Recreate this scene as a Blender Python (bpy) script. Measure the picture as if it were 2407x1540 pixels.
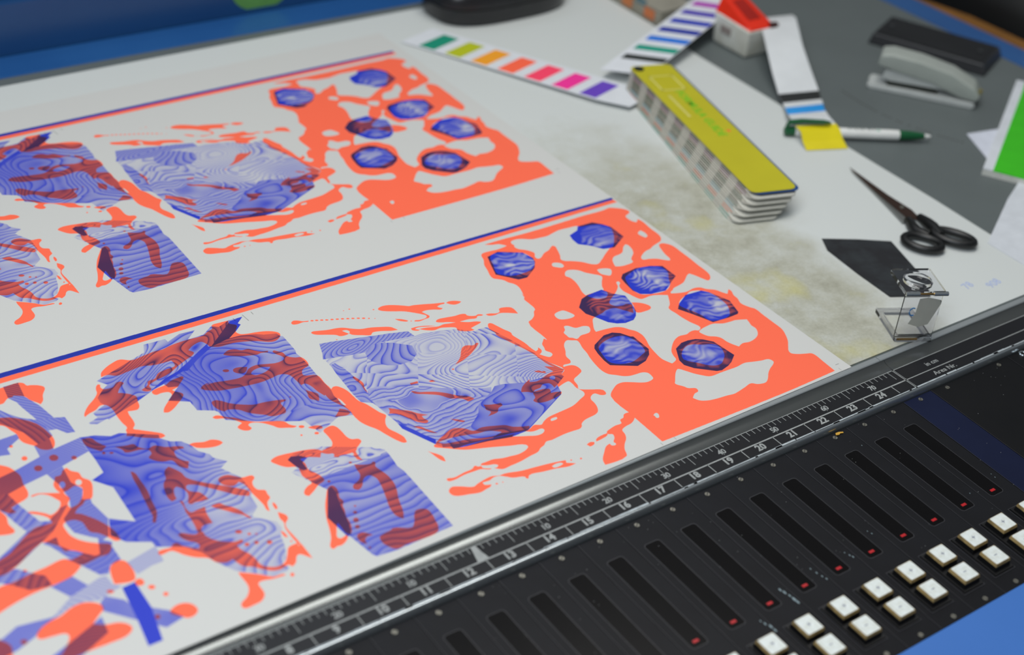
import bpy, bmesh, math, random
import numpy as np
from mathutils import Vector, Matrix, Euler
C = bpy.context.scene
for o in list(bpy.data.objects): bpy.data.objects.remove(o)
random.seed(7)
S = 0.0325                      # one ink zone of the console = 32.5 mm
# ------------------------------------------------------------------ camera
cam = bpy.data.objects.new('camera', bpy.data.cameras.new('camera')); C.collection.objects.link(cam)
cam.location = (-14.3206*S, -17.3754*S, 20.4491*S)
cam.rotation_mode = 'QUATERNION'
cam.rotation_quaternion = (Matrix.Rotation(-0.690176, 3, 'Z') @ Matrix.Rotation(0.982934, 3, 'X') @ Matrix.Rotation(0.109262, 3, 'Z')).to_quaternion()
cam.data.sensor_width = 36.0; cam.data.lens = 3559.63/2407*36
cam.data.clip_start = 0.02; cam.data.clip_end = 60
cam.data.dof.use_dof = True; cam.data.dof.focus_distance = 35.6*S; cam.data.dof.aperture_fstop = 3.9
C.camera = cam
# ------------------------------------------------------------------ light and exposure
w = bpy.data.worlds.new('World'); C.world = w; w.use_nodes = True
w.node_tree.nodes['Background'].inputs[0].default_value = (0.86, 0.94, 1.0, 1)
w.node_tree.nodes['Background'].inputs[1].default_value = 0.13
def area(name, loc, aim, sx, sy, watts, col):
    l = bpy.data.lights.new(name, 'AREA'); l.shape = 'RECTANGLE'; l.size = sx; l.size_y = sy; l.energy = watts; l.color = col
    o = bpy.data.objects.new(name, l); C.collection.objects.link(o); o.location = loc
    o.rotation_euler = (Vector(aim)-Vector(loc)).to_track_quat('-Z', 'Y').to_euler(); return o
area('console_lamp', (0.10, 0.22, 1.50), (0.12, 0.15, 0), 2.0, 0.5, 19, (1.0, 0.985, 0.95))
area('back_lamp', (0.10, 1.45, 1.70), (0.0, 0.2, 0), 1.8, 0.4, 2.6, (0.80, 0.90, 1.0))
area('front_fill', (-0.95, -0.55, 1.35), (-0.15, 0.05, 0), 1.0, 0.8, 16, (0.84, 0.92, 1.0))  # added cool fill, out of view, brightens the near left of the sheet
C.view_settings.view_transform = 'Standard'; C.view_settings.look = 'None'
C.view_settings.exposure = 0.0; C.view_settings.gamma = 1.0; C.view_settings.use_curve_mapping = False
C.render.film_transparent = False
C.cycles.max_bounces = 8; C.cycles.transparent_max_bounces = 12; C.cycles.use_denoising = True
# ------------------------------------------------------------------ helpers
def lin(r, g, b):
    return tuple(((c/255)/12.92 if c <= 10 else (((c/255)+.055)/1.055)**2.4) for c in (r, g, b))+(1.0,)
class N:                        # tiny node helper
    def __init__(s, name, rough=.5, spec=.5, metal=0.0, col=(.5, .5, .5, 1)):
        s.m = bpy.data.materials.new(name); s.m.use_nodes = True; s.t = s.m.node_tree
        s.b = s.t.nodes['Principled BSDF']; s.b.inputs['Roughness'].default_value = rough
        s.b.inputs['Specular IOR Level'].default_value = spec; s.b.inputs['Metallic'].default_value = metal
        s.b.inputs['Base Color'].default_value = col
    def n(s, typ, **kw):
        x = s.t.nodes.new(typ)
        for k, v in kw.items():
            if k.startswith('i_'): x.inputs[k[2:].replace('_', ' ')].default_value = v
            else: setattr(x, k, v)
        return x
    def l(s, a, b): s.t.links.new(a, b)
    def noise(s, scale, detail=3, rough=.55, coord='Object', vec=None):
        tc = s.n('ShaderNodeTexCoord'); nz = s.n('ShaderNodeTexNoise', i_Scale=scale, i_Detail=detail, i_Roughness=rough)
        s.l(vec if vec else tc.outputs[coord], nz.inputs['Vector']); return nz.outputs['Fac']
    def ramp(s, fac, stops):
        r = s.n('ShaderNodeValToRGB'); e = r.color_ramp.elements
        while len(e) < len(stops): e.new(.5)
        for q, (p, c) in zip(e, stops): q.position = p; q.color = c
        s.l(fac, r.inputs['Fac']); return r.outputs['Color']
    def base(s, o): s.l(o, s.b.inputs['Base Color'])
    def bump(s, fac, strength=.1, dist=.001):
        b = s.n('ShaderNodeBump', i_Strength=strength, i_Distance=dist); s.l(fac, b.inputs['Height']); s.l(b.outputs['Normal'], s.b.inputs['Normal'])
def plain(name, rgb, rough=.5, spec=.5, metal=0, var=.06, scale=60, bump=0):
    m = N(name, rough, spec, metal); c = lin(*rgb)
    f = m.noise(scale); lo = tuple(x*(1-var) for x in c[:3])+(1,); hi = tuple(min(1, x*(1+var)) for x in c[:3])+(1,)
    m.base(m.ramp(f, [(.3, lo), (.7, hi)]))
    if bump: m.bump(f, bump)
    return m.m
class MB:                       # collects geometry in zone units, links it as one mesh
    def __init__(s): s.v = []; s.f = []; s.mi = []
    def add(s, vs, fs, mi=0):
        b = len(s.v); s.v += [tuple(v) for v in vs]; s.f += [tuple(b+i for i in f) for f in fs]; s.mi += [mi]*len(fs); return s
    def hexa(s, p, mi=0):       # 8 corners: bottom ring, top ring
        return s.add(p, [(3, 2, 1, 0), (4, 5, 6, 7), (0, 1, 5, 4), (1, 2, 6, 5), (2, 3, 7, 6), (3, 0, 4, 7)], mi)
    def box(s, x0, x1, y0, y1, z0, z1, mi=0):
        return s.hexa([(x0, y0, z0), (x1, y0, z0), (x1, y1, z0), (x0, y1, z0), (x0, y0, z1), (x1, y0, z1), (x1, y1, z1), (x0, y1, z1)], mi)
    def prism(s, P, z0, z1, mi=0):   # z0,z1 numbers
        n = len(P); vs = [(x, y, z0) for x, y in P]+[(x, y, z1) for x, y in P]
        return s.add(vs, [tuple(range(n-1, -1, -1)), tuple(range(n, 2*n))]+[(i, (i+1) % n, n+(i+1) % n, n+i) for i in range(n)], mi)
    def loft(s, rings, cap=True, mi=0):
        n = len(rings[0]); vs = [v for r in rings for v in r]; fs = []
        for k in range(len(rings)-1):
            for i in range(n): fs.append((k*n+i, k*n+(i+1) % n, (k+1)*n+(i+1) % n, (k+1)*n+i))
        if cap: fs += [tuple(range(n-1, -1, -1)), tuple((len(rings)-1)*n+i for i in range(n))]
        return s.add(vs, fs, mi)
    def extrude_x(s, prof, x0, x1, mi=0):  # profile in (y,z)
        return s.loft([[(x, y, z) for y, z in prof] for x in (x0, x1)], True, mi)
    def tube(s, path, r, n=10, closed=False, mi=0):
        P = [Vector(p) for p in path]; R = r if isinstance(r, (list, tuple)) else [r]*len(P); rings = []
        up = Vector((0, 0, 1))
        for i, p in enumerate(P):
            a = P[i-1] if (i > 0 or closed) else P[i]; b = P[(i+1) % len(P)] if (i < len(P)-1 or closed) else P[i]
            t = (b-a).normalized(); q = up if abs(t.z) < .95 else Vector((1, 0, 0)); e1 = t.cross(q).normalized(); e2 = t.cross(e1)
            rings.append([tuple(p+(e1*math.cos(k*2*math.pi/n)+e2*math.sin(k*2*math.pi/n))*R[i]) for k in range(n)])
        if closed: rings.append(rings[0])
        return s.loft(rings, not closed, mi)
    def build(s, name, mats, parent=None, bevel=0, seg=2, smooth=False, loc=None, rotz=0, xf=None, ang=35):
        bm = bmesh.new(); vv = [bm.verts.new(v) for v in s.v]
        for f, mi in zip(s.f, s.mi):
            try: q = bm.faces.new([vv[i] for i in f]); q.material_index = mi
            except ValueError: pass
        bmesh.ops.recalc_face_normals(bm, faces=bm.faces)
        if bevel:
            bm.edges.ensure_lookup_table()
            ed = [e for e in bm.edges if len(e.link_faces) == 2 and e.calc_face_angle(0) > .5]
            bmesh.ops.bevel(bm, geom=ed, offset=bevel, segments=seg, affect='EDGES', profile=.6, clamp_overlap=True)
        if xf:
            for v in bm.verts: v.co = xf(v.co)
        for v in bm.verts: v.co *= S
        me = bpy.data.meshes.new(name); bm.to_mesh(me); bm.free()
        for m in (mats if isinstance(mats, (list, tuple)) else [mats]): me.materials.append(m)
        if smooth:
            for p in me.polygons: p.use_smooth = True
            me.set_sharp_from_angle(angle=math.radians(ang))
        return link(name, me, parent, loc, rotz)
def link(name, me, parent=None, loc=None, rotz=0):
    o = bpy.data.objects.new(name, me); C.collection.objects.link(o); o.parent = parent
    if loc: o.location = Vector(loc)*S
    o.rotation_euler[2] = rotz; return o
def thing(name, label, cat, loc=(0, 0, 0), rotz=0, group=None):
    o = link(name, None, None, loc, rotz); o.empty_display_size = .02; tag(o, label, cat, group); return o
def tag(o, label, cat=None, group=None, kind=None):
    if label: o['label'] = label
    if cat: o['category'] = cat
    if group: o['group'] = group
    if kind: o['kind'] = kind
    return o
def copy_tree(o, parent=None):
    c = o.copy(); C.collection.objects.link(c)
    if parent: c.parent = parent
    for ch in o.children: copy_tree(ch, c)
    return c
def rrect(x0, x1, y0, y1, r, n=4):
    out = []
    for cx, cy, a0 in ((x1-r, y1-r, 0), (x0+r, y1-r, 90), (x0+r, y0+r, 180), (x1-r, y0+r, 270)):
        for k in range(n+1):
            a = math.radians(a0+90*k/n); out.append((cx+r*math.cos(a), cy+r*math.sin(a)))
    return out
def text(name, body, x, y, z, size, mat, parent, rotz=0, bold=0.0, sx=1.0, align='CENTER', ext=.004):
    cu = bpy.data.curves.new(name, 'FONT'); cu.body = body; cu.size = size*S; cu.align_x = align; cu.align_y = 'CENTER'
    cu.offset = bold*S; cu.extrude = ext*S; cu.resolution_u = 2
    t = bpy.data.objects.new(name, cu); C.collection.objects.link(t)
    bpy.context.view_layer.update()
    me = bpy.data.meshes.new_from_object(t.evaluated_get(bpy.context.evaluated_depsgraph_get())); bpy.data.objects.remove(t)
    me.transform(Matrix.Diagonal((sx, 1, 1, 1))); me.materials.clear(); me.materials.append(mat)
    return link(name, me, parent, (x, y, z), rotz)
def joined(name, objs, mat, parent):     # several flat glyph meshes into one print
    bm = bmesh.new()
    for o in objs:
        me = o.data.copy(); me.transform(Matrix.Translation(o.location) @ Matrix.Rotation(o.rotation_euler[2], 4, 'Z')); bm.from_mesh(me); bpy.data.meshes.remove(me)
    for o in objs: bpy.data.objects.remove(o)
    me = bpy.data.meshes.new(name); bm.to_mesh(me); bm.free(); me.materials.append(mat); return link(name, me, parent)
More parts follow.
